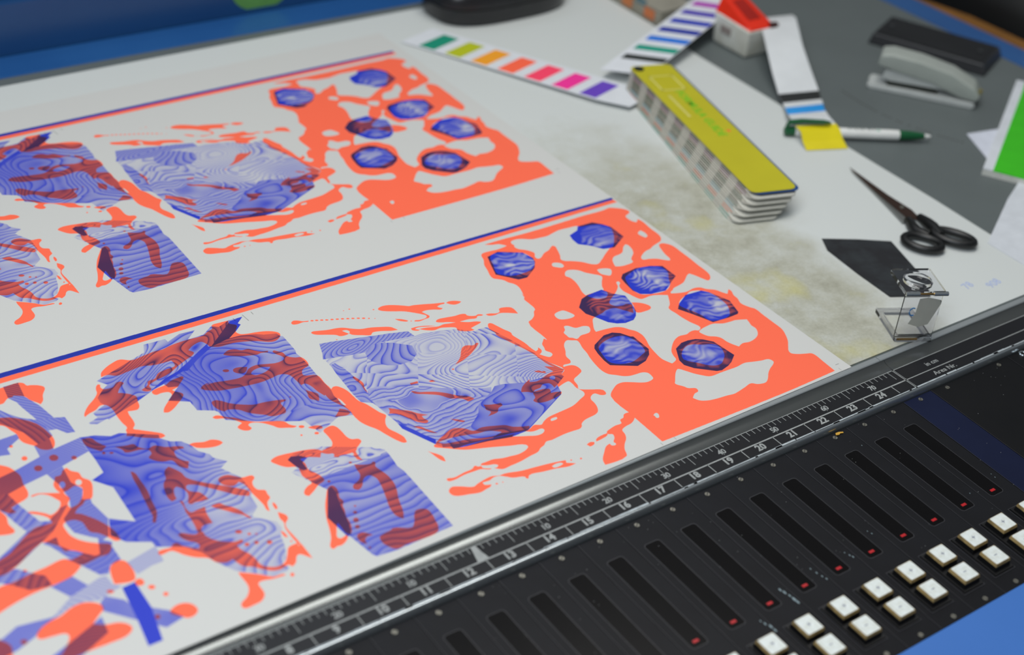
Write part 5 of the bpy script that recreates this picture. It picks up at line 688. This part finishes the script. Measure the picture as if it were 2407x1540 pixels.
# ------------------------------------------------------------------ scissors
sc = thing('scissors', 'scissors with black plastic handles and dark blades lying on the white board', 'scissors', (18.66, 5.72, 0), 0)
So = Vector((18.66, 5.72))
def loc2(P): return [(x-So.x, y-So.y) for x, y in P]
bl = steel('blade_dark', (96, 72, 62), .25, .8, (4, 4, 4)); bl2 = steel('blade_light', (170, 172, 168), .25, .8, (4, 4, 4))
MB().prism(loc2([(19.27, 8.28), (19.02, 6.5), (18.98, 5.55), (18.78, 5.0), (18.52, 5.35), (18.66, 6.0), (18.94, 7.2)]), .075, .105).build('blade', bl, sc, .008)
MB().prism(loc2([(19.24, 8.20), (18.86, 7.0), (18.42, 5.75), (18.22, 5.22), (18.52, 5.05), (18.78, 5.75), (18.98, 6.8)]), .035, .068).build('blade', bl2, sc, .008)
MB().prism([(.14+.075*math.cos(t), .05+.075*math.sin(t)) for t in [i*math.pi/6 for i in range(12)]], .10, .135).build('rivet', M['screw'], sc, .01)
hb = plain('handle_black', (16, 17, 18), .42, .5, 0, .15, 30)
def loop(pts, r, zs):
    return MB().tube([(x-So.x, y-So.y, z) for (x, y), z in zip(pts, zs)], r, 12, True)
def elpts(cx, cy, a, b2, rot, n=20): return [(cx+a*math.cos(t)*math.cos(rot)-b2*math.sin(t)*math.sin(rot), cy+a*math.cos(t)*math.sin(rot)+b2*math.sin(t)*math.cos(rot)) for t in [i*2*math.pi/n for i in range(n)]]
E1 = elpts(17.72, 4.06, .52, .36, 2.1); E2 = elpts(18.74, 3.82, .58, .30, 2.05)
h1 = loop(E1, .115, [.14]*20); h1.tube([(18.45-So.x, 5.22-So.y, .07), (18.20-So.x, 4.85-So.y, .12), (18.05-So.x, 4.55-So.y, .14), (18.12-So.x, 4.2-So.y, .14)], [.12, .155, .17, .13], 12); h1.build('handle', hb, sc, smooth=True, ang=60)
h2 = loop(E2, .115, [.16]*20); h2.tube([(18.86-So.x, 5.15-So.y, .09), (18.72-So.x, 4.75-So.y, .14), (18.62-So.x, 4.45-So.y, .16), (18.45-So.x, 4.05-So.y, .16)], [.12, .165, .18, .13], 12); h2.build('handle', hb, sc, smooth=True, ang=60)
# ------------------------------------------------------------------ dark film square
fm = N('film_dark', .35, .5); fm.base(fm.ramp(fm.noise(26, 6, .65), [(.42, lin(34, 34, 37)), (.62, lin(46, 50, 53)), (.80, lin(74, 84, 88))]))
df = thing('film_card', 'dark scuffed square of film lying under the loupe and beside the scissors', 'film', (0, 0, 0))
MB().prism([(15.46, 5.72), (16.35, 5.22), (17.16, 4.68), (16.62, 3.28), (15.92, 2.18), (14.90, 2.68), (14.98, 3.9), (15.14, 5.20)], -.010, .012).build('card', fm.m, df)
# ------------------------------------------------------------------ folding loupe
ac = N('clear_acrylic', .04, .5); ac.b.inputs['Transmission Weight'].default_value = 1.0; ac.b.inputs['IOR'].default_value = 1.3; ac.base(ac.ramp(ac.noise(3), [(0, (.93, .93, .96, 1)), (1, (.95, .95, .97, 1))]))
lo = thing('loupe', 'clear plastic folding loupe standing open by the scale edge', 'loupe', (13.36, 1.14, -.008), math.radians(-27))
def ringplate(x0, x1, y0, y1, hx0, hx1, hy0, hy1, z0, z1, hr=.02, mi=0):
    P = rrect(x0, x1, y0, y1, .05, 6); Q = rrect(hx0, hx1, hy0, hy1, hr, 6); n = len(P)
    return MB().add([(x, y, z0) for x, y in P]+[(x, y, z0) for x, y in Q]+[(x, y, z1) for x, y in P]+[(x, y, z1) for x, y in Q], [f for i in range(n) for j in [(i+1) % n] for f in ((i, j, 2*n+j, 2*n+i), (n+i, 3*n+i, 3*n+j, n+j), (i, n+i, n+j, j), (2*n+i, 2*n+j, 3*n+j, 3*n+i))])
ringplate(0, 1.0, .02, 1.42, .14, .86, .24, 1.24, 0, .10).build('base_plate', ac.m, lo)
MB().box(0, 1.0, .10, .15, .10, 1.36).build('back_plate', ac.m, lo)
ringplate(-.03, 1.03, .06, 1.14, .13, .87, .24, .98, 1.36, 1.47, .36).build('top_plate', ac.m, lo)
rings = []
for k in range(9):
    a = -1+2*k/8; r = math.sqrt(max(1-a*a*.92, .01)); rings.append([(.5+.37*r*math.cos(t), .61+.37*r*math.sin(t), 1.415+.09*a) for t in [i*math.pi/12 for i in range(24)]])
MB().loft(rings).build('lens', ac.m, lo, smooth=True, ang=80)
gold = steel('pin_gold', (196, 156, 92), .25, .9, (8, 8, 8))
MB().tube([(-.02, .07, 1.40), (1.08, .07, 1.40)], .028, 12).build('hinge_pin', gold, lo, smooth=True)
for x0, x1 in ((-.02, .34), (.72, 1.09)): MB().tube([(x0, .07, 1.40), (x1, .07, 1.40)], .058, 14).build('hinge_sleeve', M['chrome'], lo, smooth=True)
MB().tube([(.06, .05, .06), (.60, .05, .06)], .024, 10).build('hinge_pin', gold, lo, smooth=True)
gs = plain('sticker_grey', (178, 178, 168), .7, .2)
MB().add([(x, .092, z) for x, z in ((.40, 1.24), (.62, 1.28), (.97, 1.20), (1.0, 1.10), (.80, .48), (.55, .40), (.26, .50), (.38, .80))], [(0, 1, 2, 3, 4, 5, 6, 7)]).build('grey_sticker', gs, lo)
MB().add([(x, .090, z) for x, z in ((.95, 1.20), (.985, 1.18), (1.0, 1.10))], [(0, 1, 2)]).build('sticker_corner', M['key_black'], lo)
MB().tube([(.30+.085*math.cos(t)*1.0, .088, .86+.11*math.sin(t)) for t in [math.radians(60+i*24) for i in range(11)]], .016, 6).build('blue_mark', plain('mark_blue', (30, 110, 168), .5), lo)
# ------------------------------------------------------------------ blurred things beyond the right rim
bg = thing('black_bag', 'large blurred black bag beyond the blue rim at the upper right', 'bag', (38.2, 16.9, -1.6))
rings = []
for z, k in ((0, .96), (.6, 1), (2.6, 1), (3.2, .93), (3.5, .8), (3.6, .5)):
    rings.append([(k*3.1*math.copysign(abs(math.cos(t))**.6, math.cos(t)), k*4.6*math.copysign(abs(math.sin(t))**.6, math.sin(t)), z-1.2) for t in [i*math.pi/16 for i in range(32)]])
MB().loft(rings).build('body', plain('bag_black', (16, 17, 18), .6, .3, 0, .2, 10), bg, smooth=True)
MB().tube([(-.6, 1.8, 2.3), (-.6, 1.2, 2.9), (-.6, -.6, 2.9), (-.6, -1.4, 2.3)], .16, 8).build('handle', plain('bag_handle', (14, 14, 15), .6), bg, smooth=True)
tw = thing('tissue', 'small crumpled white tissue beyond the worn brown edge', 'tissue', (33.6, 12.3, -.30))
bm2 = MB(); rs = random.Random(9); rings = []
for k in range(7):
    a = k/6; r = .05+.28*math.sin(math.pi*(.15+.8*a)); rings.append([(r*(1+.4*rs.uniform(-1, 1))*math.cos(t), r*(1+.4*rs.uniform(-1, 1))*math.sin(t), a*.75) for t in [i*math.pi/6 for i in range(12)]])
bm2.loft(rings).build('tissue', plain('tissue_white', (220, 220, 222), .7), tw, smooth=True, ang=60)
